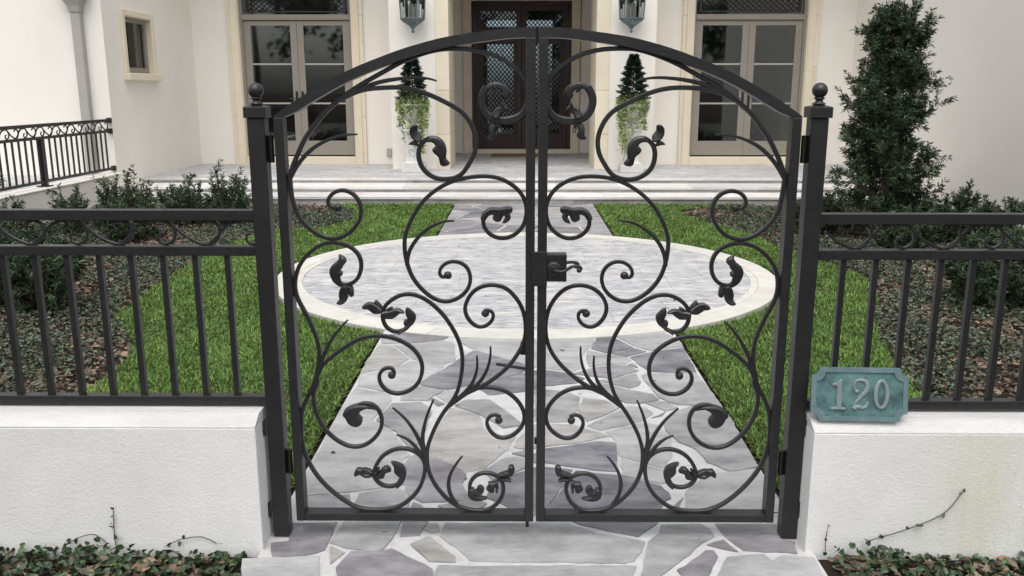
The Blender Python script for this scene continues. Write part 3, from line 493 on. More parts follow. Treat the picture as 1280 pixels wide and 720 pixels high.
# ---- lawns (sheet + blades) and beds
LAWN_L = [(-0.958,2.94),(-0.958,12.17),(-2.75,12.17),(-2.25,11.5),(-2.07,10.6),(-2.33,10.0),(-2.76,9.95),(-2.98,9.38),(-3.06,8.7),(-3.07,7.93),(-3.02,7.2),(-2.92,6.12),(-2.85,5.83),(-2.6,5.5),(-2.47,5.28),(-2.36,4.95),(-2.32,4.6),(-2.33,4.1),(-2.38,3.5),(-2.42,2.94)]
LAWN_R = [(0.998,2.94),(2.02,2.94),(2.03,4.05),(2.06,4.38),(2.13,4.8),(2.25,5.37),(2.5,6.12),(2.72,6.6),(2.85,7.08),(2.88,7.5),(2.77,7.98),(2.56,8.9),(2.53,9.5),(2.3,10.17),(2.06,11.1),(2.08,11.57),(2.7,11.99),(3.3,12.17),(0.998,12.17)]
def cut_court(poly):
    """lawn outline pulled back to the rim of the round court"""
    inner = poly[0][0]; s = 1 if inner > 0 else -1; r = RO+0.035
    dy = math.sqrt(r*r-(inner-CC[0])**2); arc = []
    a0 = math.atan2(-dy, (inner-CC[0])); a1 = math.atan2(dy, (inner-CC[0]))
    if s < 0:
        a0 += 2*math.pi
    for i in range(25):
        a = a0+(a1-a0)*i/24; arc.append((CC[0]+r*math.cos(a), CC[1]+r*math.sin(a)))
    return arc
def lawn(poly, name, label):
    arc = cut_court(poly)
    if poly[0][0] < 0: full = [poly[0]]+arc+poly[1:]
    else: full = poly+arc[::-1]
    bm = bmesh.new(); f = bm.faces.new([bm.verts.new((x, y, -0.008)) for x, y in full]); bm.normal_update()
    if f.normal.z < 0: f.normal_flip()
    bmesh.ops.triangulate(bm, faces=bm.faces[:]); me = bpy.data.meshes.new(name); bm.to_mesh(me); bm.free(); me.materials.append(M['turf'])
    o = link(name, me); tag(o, label, kind='structure')
    return full
FL = lawn(LAWN_L, 'lawn', 'green lawn left of the path'); FR = lawn(LAWN_R, 'lawn', 'green lawn right of the path')
def grass(full, label):
    xs = [p[0] for p in full]; ys = [p[1] for p in full]; A = (max(xs)-min(xs))*(max(ys)-min(ys))
    n = int(A*11000); x = rng.uniform(min(xs), max(xs), n); y = rng.uniform(min(ys), max(ys), n)
    keep = inpoly(x, y, full) & (rng.random(n) < np.clip(1.25-y/13.0, 0.28, 1)) 
    # thin, brownish margin beside path and beds
    x, y = x[keep], y[keep]; n = len(x)
    clump = 0.5+0.5*np.sin(x*9.1+np.sin(y*7.3)*1.7)*np.sin(y*8.7+np.sin(x*6.1)*1.9)
    L = rng.uniform(0.026, 0.050, n)*(0.75+0.4*clump); W = rng.uniform(0.0050, 0.0085, n)*np.clip(y/6.0, 1, 1.9)
    an = rng.uniform(0, 2*np.pi, n); ti = np.abs(rng.normal(0.95, 0.4, n)).clip(0.05, 1.45)
    D = np.stack([np.cos(an)*np.sin(ti), np.sin(an)*np.sin(ti), np.cos(ti)], 1)
    S = np.stack([-np.sin(an+rng.normal(0,.6,n)), np.cos(an), np.zeros(n)], 1); S = unit(S)
    P = np.stack([x, y, np.full(n, -0.012)], 1)
    mid = P+D*(L*0.55)[:,None]; tip = mid+unit(D*np.array([1.5,1.5,0.75]))*(L*0.5)[:,None]
    V = np.stack([P-S*W[:,None]*.45, P+S*W[:,None]*.45, mid+S*W[:,None]*.5, tip, mid-S*W[:,None]*.5], 1).reshape(-1,3)
    b = np.arange(n)[:,None]*5
    F = np.concatenate([b+np.array([[0,1,2,4]]), b+np.array([[4,2,3,3]])], 0)
    t = np.ones((n,3))*(0.58+0.72*rng.random((n,1)))*(0.82+0.3*clump)[:,None]
    dry = rng.random(n) < 0.06; t[dry] *= np.array([2.0,1.25,1.9]); yel = rng.random(n) < 0.25; t[yel] *= np.array([1.35,1.15,0.9])
    T = np.repeat(t, 5, 0)
    quads = F[:n]; tris = F[n:,:3]
    me = bpy.data.meshes.new('grass'); me.vertices.add(n*5); me.vertices.foreach_set('co', V.astype(np.float32).ravel())
    me.loops.add(n*7); me.loops.foreach_set('vertex_index', np.concatenate([quads.ravel(), tris.ravel()]).astype(np.int32))
    me.polygons.add(n*2); me.polygons.foreach_set('loop_start', np.concatenate([np.arange(0,n*4,4), n*4+np.arange(0,n*3,3)]).astype(np.int32))
    a = me.color_attributes.new('tint','FLOAT_COLOR','POINT'); a.data.foreach_set('color', np.concatenate([T, np.ones((n*5,1))],1).astype(np.float32).ravel())
    me.materials.append(M['grass']); me.update(calc_edges=True)
    o = link('grass', me); tag(o, label, 'grass', kind='stuff'); return n
ng = grass(FL, 'thick green grass blades left of the path') + grass(FR, 'thick green grass blades right of the path')
print('blades', ng)

# ================================================================== THE HOUSE
FZ = 0.24                                    # porch floor level
YF, YP, YPB, YD = 15.90, 14.94, 16.12, 18.80  # facade, pier front, pier back, entry door wall
XC = 5.78
porch = MB().box(-XC, XC, 13.34, 19.3, -0.1, FZ-0.022).build('porch', M['mortar']); tag(porch, 'raised porch floor of pale stone tiles', kind='structure')
cache = {}
def piece(name, m, parent, x, y, z, lx, ly, lz):
    k = (name, m.name, round(lx,3), round(ly,3), round(lz,3))
    if k not in cache: cache[k] = MB().box(0, lx, 0, ly, 0, lz).mesh(name, m)
    o = ORG[parent.name]; return link(name, cache[k], parent, (x-o.x, y-o.y, z-o.z))
y = 13.36; row = 0
while y < YF-0.02:
    h = 0.406; h = min(h, YF-y); x = -XC-random.choice([0, .15, .3, .45])
    while x < XC:
        x0 = max(x, -XC); l = min(x+0.61, XC)-x0
        if l > 0.05: piece('floor_tile', M['travertine'], porch, x0+.002, y+.002, FZ-0.03, l-.004, h-.004, 0.03+random.uniform(-.0006,.0006))
        x += 0.61
    y += h; row += 1
while y < YD:
    h = min(0.406, YD-y); x = -1.75
    while x < 1.75:
        l = min(0.61, 1.75-x); piece('floor_tile', M['travertine'], porch, x+.002, y+.002, FZ-0.03, l-.004, h-.004, 0.03+random.uniform(-.0006,.0006)); x += 0.61
    y += h
steps = MB().box(-XC, XC, 12.23, 13.35, -0.1, 0.05).box(-XC, XC, 12.79, 13.35, 0.05, 0.13).build('steps', M['mortar']); tag(steps, 'three wide shallow stone steps up to the porch', kind='structure')
for (yf, zt, tr) in ((12.19, 0.09, 0.60), (12.75, 0.165, 0.60), (13.31, 0.24, 0.05)):
    x = -XC-random.uniform(0,.5)
    while x < XC:
        l = random.choice([0.75,0.9,1.05,0.61]); x0 = max(x,-XC); ll = min(x+l, XC)-x0
        if ll > .05: piece('tread_slab', M['step_stone'], steps, x0+.0015, yf, zt-0.032, ll-.003, tr, 0.032+(0.001 if zt > .2 else 0)+random.uniform(-.0005,.0005))
        x += l
    x = -XC-random.uniform(0,.5)
    while x < XC:
        l = random.choice([0.61,0.45,0.75]); x0 = max(x,-XC); ll = min(x+l, XC)-x0
        if ll > .05: piece('riser_stone', M['riser'], steps, x0+.0015, yf+0.022+random.uniform(0,.002), zt-0.12, ll-.003, 0.03, 0.0875)
        x += l

house = thing('house', (0, YF, 0), 'cream stucco house with taupe french doors and a recessed dark entry door', 'house')
WT = 4.5
# facade between the side wings, with openings for the french doors
def facade(s):
    a, b = sorted((s*2.10, s*(XC+0.0))); o0, o1 = sorted((s*2.98, s*4.95))
    m = MB(); m.box(a, o0, YF, YF+.3, -.1, WT).box(o1, b, YF, YF+.3, -.1, WT).box(o0, o1, YF, YF+.3, 3.62, WT).box(o0, o1, YF+.002, YF+.298, -.1, 0.25)
    m.build('front_wall', M['stucco'], house)
facade(-1); facade(1)
# side wings
left = MB(); left.box(-XC-.3, -XC, 12.5, 13.10, -.1, WT).box(-XC-.3, -XC, 14.10, YF+.3, -.1, WT).box(-XC-.3, -XC, 13.10, 14.10, -.1, 1.75).box(-XC-.3, -XC, 13.10, 14.10, 2.63, WT)
left.build('side_wall', M['stucco'], house)
box('return_wall', M['stucco'], house, -12.5, -XC-.302, 12.505, 12.8, -.1, WT)
box('side_wall', M['stucco'], house, XC, XC+.3, 6.2, YF+.3, -.1, WT)
# entry: piers, lintel, inner walls, ceiling
for s in (-1, 1):
    a, b = sorted((s*1.44, s*2.19)); box('pier', M['stucco'], house, a, b, YP, YPB, FZ-.05, WT)
    p0, p1 = sorted((s*1.215, s*1.439))
    trim = MB().box(p0, p1, YP+.004, YPB-.002, FZ-.05, FZ-.04).build('pier_quoin', M['limestone'], house)
    z = FZ-.04
    for h in (0.62,0.72,0.72,0.72,0.72):
        MB().box(p0, p1, YP-.012, YPB-.003, z, z+h-.004).build('stone_block', M['limestone'], trim, bevel=.004); z += h
    a, b = sorted((s*1.75, s*2.05)); box('inner_wall', M['stucco'], house, a, b, YPB+.001, YD, FZ-.05, 4.1)
box('lintel', M['stucco'], house, -1.438, 1.438, YP+.001, YPB-.01, 3.72, WT)
box('entry_ceiling', M['stucco'], house, -1.75, 1.75, YPB-.009, YD+.3, 3.9, 4.1)
bw = MB(); bw.box(-1.75, -1.22, YD, YD+.25, FZ-.05, 3.9).box(1.22, 1.75, YD, YD+.25, FZ-.05, 3.9).box(-1.22, 1.22, YD, YD+.25, 3.5, 3.9); bw.build('entry_wall', M['stucco'], house)
box('roof', M['limestone'], house, -13, 13, YP-.12, 22.4, WT+.001, WT+.22)
MB().box(-12.6, -XC+.12, 12.38, YP-.121, WT+.001, WT+.22).box(XC-.12, 9, 6.1, YP-.121, WT+.001, WT+.22).build('eave', M['limestone'], house)

def surround(x0, x1, z0, z1, y, name):
    """stone jambs of stacked blocks with a sill under the door"""
    t = MB().box(x0, x1, y-.055, y+.1, FZ-.02, z0).build(name, M['limestone'], house, bevel=.006)
    for xa, xb in ((x0-.21, x0-.001), (x1+.001, x1+.21)):
        z = FZ-.02
        for h in (0.86, 0.86, 0.86, 0.95):
            MB().box(xa, xb, y-.05, y+.12, z, z+h-.003).build('jamb_block', M['limestone'], t, bevel=.006); z += h
        MB().box(xa+.07 if xa < (x0+x1)/2 else xa+.02, xb-.02 if xa < (x0+x1)/2 else xb-.07, y-.07, y-.0505, FZ-.01, z1).build('jamb_moulding', M['limestone'], t, bevel=.005)
    return t
def lattice(mb, x0, x1, z0, z1, y, sp, r, slope=1.0):
    """crossing diagonal bars clipped to a rectangle"""
    for sg in (1, -1):
        k = -(z1-z0)/slope-sp
        while k < (x1-x0)+(z1-z0)/slope+sp:
            xa = x0+k; pts = []
            # line x = xa + sg*(z-z0)/slope
            za, zb = z0, z1
            f = lambda z: xa+sg*(z-z0)/slope
            cand = [za, zb, z0+sg*(x0-xa)*slope, z0+sg*(x1-xa)*slope]
            ok = sorted(z for z in cand if z0-1e-6 <= z <= z1+1e-6 and x0-1e-6 <= f(z) <= x1+1e-6)
            if len(ok) >= 2 and ok[-1]-ok[0] > 0.01: mb.tube([(f(ok[0]), y+sg*.004, ok[0]), (f(ok[-1]), y+sg*.004, ok[-1])], r, 4)
            k += sp
def french_door(s):
    x0, x1 = sorted((s*3.02, s*4.91)); xm = (x0+x1)/2; y = YF+0.08; zb, zt = 0.385, 2.73
    surround(x0-.03, x1+.03, zb-.012, 3.6, YF, 'door_surround')
    fr = MB().box(x0-.028, x0+.008, y-.03, y+.07, zb-.01, 3.6).box(x1-.008, x1+.028, y-.03, y+.07, zb-.01, 3.6).box(x0+.008, x1-.008, y-.035, y+.07, zt+.008, zt+.10).box(x0+.008, x1-.008, y-.03, y+.07, 3.5, 3.6)
    d = fr.build('french_door', M['paint'], house, bevel=.004)
    for (a, b, outer) in ((x0+.010, xm-.002, -1), (xm+.002, x1-.010, 1)):
        ga, gb = (a+.125, b-.115) if outer < 0 else (a+.115, b-.125)
        zs = [0.65, 1.31, 1.99, 2.645]
        MB().box(a, ga, y, y+.045, zb+.012, zt).box(gb, b, y, y+.045, zb+.012, zt).box(ga, gb, y+.001, y+.044, zb+.012, zs[0]).box(ga, gb, y+.001, y+.044, zs[3], zt).build('door_leaf', M['paint'], d, bevel=.003)
        for z in zs[1:3]: box('muntin', M['muntin'], d, ga, gb, y+.006, y+.04, z-.014, z+.014)
        for i in range(3): box('pane', M['glass'], d, ga-.005, gb+.005, y+.018, y+.024, zs[i]+(.014 if i else 0), zs[i+1]-(.014 if i < 2 else 0))
        hx = b-.05 if outer < 0 else a+.05
        h = MB().box(hx-.022, hx+.022, y-.012, y-.001, 1.22, 1.52); h.tube([(hx, y-.012, 1.40), (hx, y-.05, 1.40), (hx+outer*.12, y-.055, 1.395)], .009, 8); h.build('door_handle', M['iron'], d)
    box('transom_pane', M['glass'], d, x0, x1, y+.02, y+.026, zt+.09, 3.51)
    lm = MB(); lattice(lm, x0+.1, x1-.1, zt+.16, 3.45, y-.0, .10, .006, 0.8)
    lm.box(x0+.06, x1-.06, y-.01, y+.012, zt+.135, zt+.16).box(x0+.06, x0+.1, y-.01, y+.012, zt+.16, 3.45).box(x1-.1, x1-.06, y-.01, y+.012, zt+.16, 3.45)
    lm.build('transom_lattice', M['iron'], d)
    # dim room behind the doors, with drawn-back curtains
    a, b = sorted((s*2.4, s*5.6))
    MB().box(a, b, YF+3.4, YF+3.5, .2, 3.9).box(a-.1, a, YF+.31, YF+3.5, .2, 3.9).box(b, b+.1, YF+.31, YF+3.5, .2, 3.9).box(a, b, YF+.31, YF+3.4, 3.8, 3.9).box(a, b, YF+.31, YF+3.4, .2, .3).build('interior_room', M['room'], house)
french_door(-1); french_door(1)
# entry double door
def entry_door():
    y = YD-.02; x0, x1, zb, zt = -1.04, 1.02, .335, 3.30; xm = (x0+x1)/2
    tr = MB().box(x0-.18, x0-.002, y-.05, y+.1, FZ-.01, zt+.2).box(x1+.002, x1+.18, y-.05, y+.1, FZ-.01, zt+.2).box(x0-.002, x1+.002, y-.052, y+.1, zt+.02, zt+.2).box(x0-.001, x1+.001, y-.12, y+.1, FZ-.01, zb-.012)
    tr.build('door_surround', M['limestone'], house, bevel=.005)
    d = MB().box(x0, x0+.07, y-.02, y+.08, zb-.01, zt+.02).box(x1-.07, x1, y-.02, y+.08, zb-.01, zt+.02).box(x0+.07, x1-.07, y-.02, y+.08, zt-.06, zt+.02).build('entry_door', M['wood'], house, bevel=.004)
    for (a, b) in ((x0+.075, xm-.003), (xm+.003, x1-.075)):
        L = MB(); ua, ub = a+.10, b-.10; la, lb = a+.16, b-.16; zz = (zb, 0.64, 2.47, 2.80, 3.13, zt-.065)
        L.box(a, ua, y, y+.05, zz[0], zz[5]).box(ub, b, y, y+.05, zz[0], zz[5]).box(ua, ub, y+.001, y+.049, zz[0], zz[1]).box(ua, ub, y+.001, y+.049, zz[2], zz[3]).box(ua, ub, y+.001, y+.049, zz[4], zz[5]).box(ua, la, y+.006, y+.045, zz[1], zz[2]).box(lb, ub, y+.006, y+.045, zz[1], zz[2])
        L.build('door_leaf', M['wood'], d, bevel=.005)
        for (p, q, z0, z1) in ((ua, ub, zz[3], zz[4]), (la, lb, zz[1], zz[2])):
            box('pane', M['door_glass'], d, p, q, y+.03, y+.036, z0, z1)
            lm = MB(); lattice(lm, p, q, z0, z1, y+.015, .085, .0095, 1.15); lm.build('door_lattice', M['iron_dark'], d)
            for (xa, xb, za, zc) in ((p-.03, p+.006, z0-.03, z1+.03), (q-.006, q+.03, z0-.03, z1+.03), (p+.006, q-.006, z0-.03, z0+.006), (p+.006, q-.006, z1-.006, z1+.03)):
                box('panel_moulding', M['wood'], d, xa, xb, y-.012, y-.0005, za, zc, bevel=.004)
    MB().box(xm+.02, xm+.07, y-.02, y-.001, 1.2, 1.6).tube([(xm+.045, y-.02, 1.5), (xm+.045, y-.07, 1.5), (xm+.045, y-.07, 1.28), (xm+.045, y-.02, 1.28)], .011, 8).build('door_handle', M['iron'], d)
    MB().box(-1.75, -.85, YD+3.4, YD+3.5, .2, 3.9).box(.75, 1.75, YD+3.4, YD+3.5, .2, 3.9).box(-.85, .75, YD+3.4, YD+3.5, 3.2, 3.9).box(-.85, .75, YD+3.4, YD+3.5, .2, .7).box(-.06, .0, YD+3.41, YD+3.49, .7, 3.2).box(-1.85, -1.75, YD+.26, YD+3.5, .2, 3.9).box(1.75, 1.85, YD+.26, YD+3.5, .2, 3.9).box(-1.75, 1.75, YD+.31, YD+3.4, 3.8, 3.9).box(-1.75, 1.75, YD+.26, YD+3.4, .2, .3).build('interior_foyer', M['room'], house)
entry_door()
# small window in the left wing
wy0, wy1, wz0, wz1 = 13.14, 14.06, 1.80, 2.59; wx = -XC
f = MB(); 
for (a, b, c, d_) in ((wy0-.10, wy0, wz0-.01, wz1+.10), (wy1, wy1+.10, wz0-.01, wz1+.10), (wy0, wy1, wz1, wz1+.10)): f.box(wx-.15, wx+.045, a, b, c, d_)
f.box(wx-.15, wx+.10, wy0-.13, wy1+.13, wz0-.12, wz0-.011)
wn = f.build('window', M['limestone'], house, bevel=.015)
s_ = MB(); 
for (a, b, c, d_) in ((wy0+.002, wy0+.07, wz0, wz1-.002), (wy1-.07, wy1-.002, wz0, wz1-.002), (wy0+.07, wy1-.07, wz1-.07, wz1-.002), (wy0+.07, wy1-.07, wz0, wz0+.07)): s_.box(wx-.12, wx-.05, a, b, c, d_)
s_.build('sash', M['paint'], wn, bevel=.004)
box('pane', M['glass'], wn, wx-.09, wx-.085, wy0+.07, wy1-.07, wz0+.07, wz1-.07)
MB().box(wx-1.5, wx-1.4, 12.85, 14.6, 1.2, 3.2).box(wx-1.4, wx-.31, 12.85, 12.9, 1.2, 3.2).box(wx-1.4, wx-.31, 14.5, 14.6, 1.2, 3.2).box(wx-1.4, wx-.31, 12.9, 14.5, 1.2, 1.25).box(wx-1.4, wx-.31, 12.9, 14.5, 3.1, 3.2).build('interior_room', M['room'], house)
# curtain folds behind the small window
cv = MB()
for i in range(14): cv.tube([(wx-.28, wy0+.48+i*.03, 1.5), (wx-.28, wy0+.48+i*.03, 2.9)], .017, 8)
cv.build('curtain', M['spout'], wn)
# downspout with its conductor head
dx = -6.10; dy = 12.505
ds = MB().box(dx-.065, dx+.065, dy-.11, dy-.002, .42, 2.62).build('downspout', M['spout'], house, bevel=.012)
hd = MB(); n0 = [(dx-.075, dx+.075, dy-.125, 2.58), (dx-.085, dx+.085, dy-.14, 2.66), (dx-.17, dx+.17, dy-.22, 2.83), (dx-.18, dx+.18, dy-.23, 2.86)]
vs = []; fs = []
for (a, b, c, z) in n0: vs += [(a, c, z), (b, c, z), (b, dy-.003, z), (a, dy-.003, z)]
for i in range(3):
    for k in range(4): fs.append((i*4+k, i*4+(k+1) % 4, i*4+4+(k+1) % 4, i*4+4+k))
fs += [(3,2,1,0), (12,13,14,15)]
hd.add(vs, fs).box(dx-.21, dx+.21, dy-.26, dy-.003, 2.861, 2.92).box(dx-.19, dx+.19, dy-.24, dy-.003, 2.9205, 3.3).build('conductor_head', M['spout'], ds, bevel=.006)
oc = MB().box(-2.43, -2.34, YF-.04, YF-.001, .38, .52).build('outlet_cover', M['spout'], house, bevel=.008)
MB().box(1.43,1.47,YD-.03,YD-.001,1.42,1.5).build('door_bell', M['iron'], house)

# raised terrace behind the left railing
terrace = MB().box(-13, -XC-.07, 6.5, 12.5, -.1, .36).build('terrace', M['travertine']); tag(terrace, 'raised terrace beside the left wing', kind='structure')
rw = thing('retaining_wall', (-XC+.0, 9.5, -.05), 'low cream stucco retaining wall under the iron railing at left', 'wall')
MB().box(-XC-.13, -XC+.07, 6.6, 12.497, -.05, .372).build('wall_body', M['stucco'], rw, bevel=.01)
MB().box(-XC-.15, -XC+.085, 6.6, 12.496, .373, .40).build('wall_cap', M['stucco'], rw, bevel=.01)

# ================================================================== IRONWORK
FR_A = [(0,0),(.042,.032),(.077,.07),(.126,.086),(.168,.08),(.193,.053),(.189,.02),(.161,.004),(.137,.014),(.139,.035),(.154,.04)]
FR_B = [(.193,.06),(.231,.028),(.287,.003),(.322,.01),(.343,.039),(.34,.07),(.312,.082),(.287,.077),(.28,.063)]
# ---- railing on the terrace (runs along the depth)
rl = thing('terrace_railing', (-XC-.03, 9.5, .40), 'black iron railing with scroll frieze on the terrace wall at left', 'railing')
rx = -XC-.03
box('top_rail', M['iron'], rl, rx-.025, rx+.025, 6.7, 12.47, 1.11, 1.15, bevel=.004)
box('middle_rail', M['iron'], rl, rx-.02, rx+.02, 6.7, 12.47, .965, 1.0, bevel=.004)
box('bottom_rail', M['iron'], rl, rx-.02, rx+.02, 6.7, 12.47, .445, .48, bevel=.004)
me_b = MB().box(-.0095, .0095, -.0095, .0095, 0, .485).mesh('baluster', M['iron'])
yy = 6.78; k = 0
while yy < 12.44:
    link('baluster', me_b, rl, (0, yy-9.5, .48-.40)); yy += .135
for yy in (7.1, 8.85, 10.62):
    p = MB().box(rx-.032, rx+.032, yy-.032, yy+.032, .415, .964).box(rx-.07, rx+.07, yy-.07, yy+.07, .4005, .415).build('post', M['iron'], rl, bevel=.003)
for z in (1.13, .983, .462): MB().box(rx-.032, rx+.032, 12.455, 12.4965, z-.035, z+.035).build('wall_bracket', M['iron'], rl, bevel=.004)
def frieze_mesh(pts, sc, w, d):
    P = catmull([(x*sc, z*sc) for x, z in pts], .02); n = len(P)
    m = MB().bar(P, [w*(0.75+.25*math.sin(math.pi*min(1, i/n*1.2))) for i in range(n)], d, 0); return m
for nm, pts in (('frieze_scroll', FR_A), ('frieze_scroll', FR_B)):
    me = frieze_mesh(pts, 1.27, .016, .014)
    me.v = [(y_, x_, z_) for x_, y_, z_ in me.v]; me.f = [f[::-1] for f in me.f]
    mm = me.mesh(nm, M['iron'])
    for i in range(15): link(nm, mm, rl, (0, 6.75+i*.3735-9.5, 1.0-.40))

# ---- low street walls
def street_wall(s, dz, label):
    x0, x1 = sorted((s*0.925 + (.018 if s > 0 else .0), s*7.0)); 
    w_ = thing('low_wall', ((x0+x1)/2, 2.9, -.05), label, 'wall')
    t = .478+dz
    MB().prism_x([(2.75,-.08),(2.905,-.08),(2.905,t-.035),(2.75,t-.035)], x0, x1).build('wall_body', M['wall_stucco' if s < 0 else 'wall_streaked'], w_, bevel=.003, seg=2)
    MB().prism_x([(2.7505,t-.0345),(2.904,t-.0345),(2.904,t),(2.812,t),(2.800,t-.003),(2.790,t-.009),(2.7515,t-.030)], x0+.0005, x1).build('wall_cap', M['wall_cap'], w_, bevel=.004, seg=3)
    return w_
street_wall(-1, 0, 'low white stucco wall left of the gate')
street_wall(1, -.012, 'low white stucco wall with green streaks right of the gate')

# ---- fence panels on the walls
YFN = 2.88
def fence(s, dz, xs, label):
    xe = s*.905+.014; xo = s*3.3
    x0, x1 = sorted((xe, xo))
    fn = thing('fence_panel', ((x0+x1)/2, YFN, .478+dz), label, 'fence', 'fence panels on the low walls'); o = ORG[fn.name]
    box('top_rail', M['iron'], fn, x0, x1, YFN-.019, YFN+.019, 1.128+dz, 1.163+dz, bevel=.002)
    box('middle_rail', M['iron'], fn, x0, x1, YFN-.019, YFN+.019, 1.010+dz, 1.042+dz, bevel=.002)
    box('bottom_rail', M['iron'], fn, x0, x1, YFN-.019, YFN+.019, .486+dz, .517+dz, bevel=.002)
    mp = MB().box(-.0095,.0095,-.0095,.0095,0,.493).mesh('picket', M['iron'])
    for i in range(21):
        x = xs+s*.108*i
        if abs(x) < 3.28: link('picket', mp, fn, (x-o.x, YFN-o.y, .517+dz-o.z))
    for pts, d in ((FR_A, .0125), (FR_B, .0119)):
        m = frieze_mesh(pts, 1.0, .0105, d)
        mm = m.mesh('frieze_scroll', M['iron'])
        n = 8; b0 = x0+.02 if s > 0 else xe-.30-.01
        for i in range(n):
            bx_ = (xe+.006-.147+.294*i) if s > 0 else (xe-.196-.294*i)
            if i == 0 and pts is (FR_A if s > 0 else FR_B): continue
            link('frieze_scroll', mm, fn, (bx_-o.x, YFN-o.y, 1.0425+dz-o.z))
    for x in (s*2.75,):
        MB().box(x-.025, x+.025, YFN-.025, YFN+.025, .4785+dz, 1.22+dz).build('post', M['iron'], fn, bevel=.003)
fence(-1, 0, -1.0178, 'black iron picket fence on the low wall left of the gate')
fence(1, -.010, 1.0372, 'black iron picket fence behind the number plaque on the right wall')

# ---- gate posts
GX = 0.0145
def gate_post(s, label):
    xa, xb = sorted((GX+s*.9265, GX+s*.8715)); xc = (xa+xb)/2; y0, y1 = 2.838, 2.893; yc = (y0+y1)/2
    p = thing('gate_post', (xc, yc, 0), label, 'gate post', 'gate posts')
    box('post_tube', M['iron'], p, xa, xb, y0, y1, .001, 1.462, bevel=.003)
    MB().box(xa-.008, xb+.008, y0-.008, y1+.008, 1.4622, 1.496).add([(xa-.008,y0-.008,1.4962),(xb+.008,y0-.008,1.4962),(xb+.008,y1+.008,1.4962),(xa-.008,y1+.008,1.4962),(xa+.016,y0+.016,1.503),(xb-.016,y0+.016,1.503),(xb-.016,y1-.016,1.503),(xa+.016,y1-.016,1.503)],
        [(0,1,5,4),(1,2,6,5),(2,3,7,6),(3,0,4,7),(4,5,6,7)]).build('post_cap', M['iron'], p, bevel=.002)
    MB().lathe([(.020,0),(.021,.004),(.013,.008),(.011,.015),(.017,.018),(.017,.022),(.012,.024)]+[(.0245*math.sin(a), .0445-.0245*math.cos(a)) for a in np.linspace(.45, math.pi-.02, 12)], (xc, yc, 1.5032), 24).build('ball_finial', M['iron'], p, smooth=True)
    for z in (.41, .105):           # slotted tabs that hold the post to the wall
        xo = xa if s < 0 else xb
        MB().prism_y([(xo, z-.022),(xo+s*.028, z-.038),(xo+s*.028, z+.012),(xo, z+.04)], y0-.006, y0-.001).build('wall_tab', M['iron'], p, bevel=.001)
        MB().ball((xo+s*.014, y0-.006, z-.005), .005, .7).build('bolt', M['iron'], p, smooth=True)
    for z in (1.362, .275):         # barrel hinges
        xi = xb if s < 0 else xa
        MB().lathe([(.0095,0),(.0095,.088)], (xi-s*.0095, yc+.004, z-.044), 12).build('hinge', M['iron_dark'], p, smooth=False)
    return p
gate_post(-1, 'square iron post with ball finial at the left of the gate')
gate_post(1, 'square iron post with ball finial at the right, beside the number plaque')

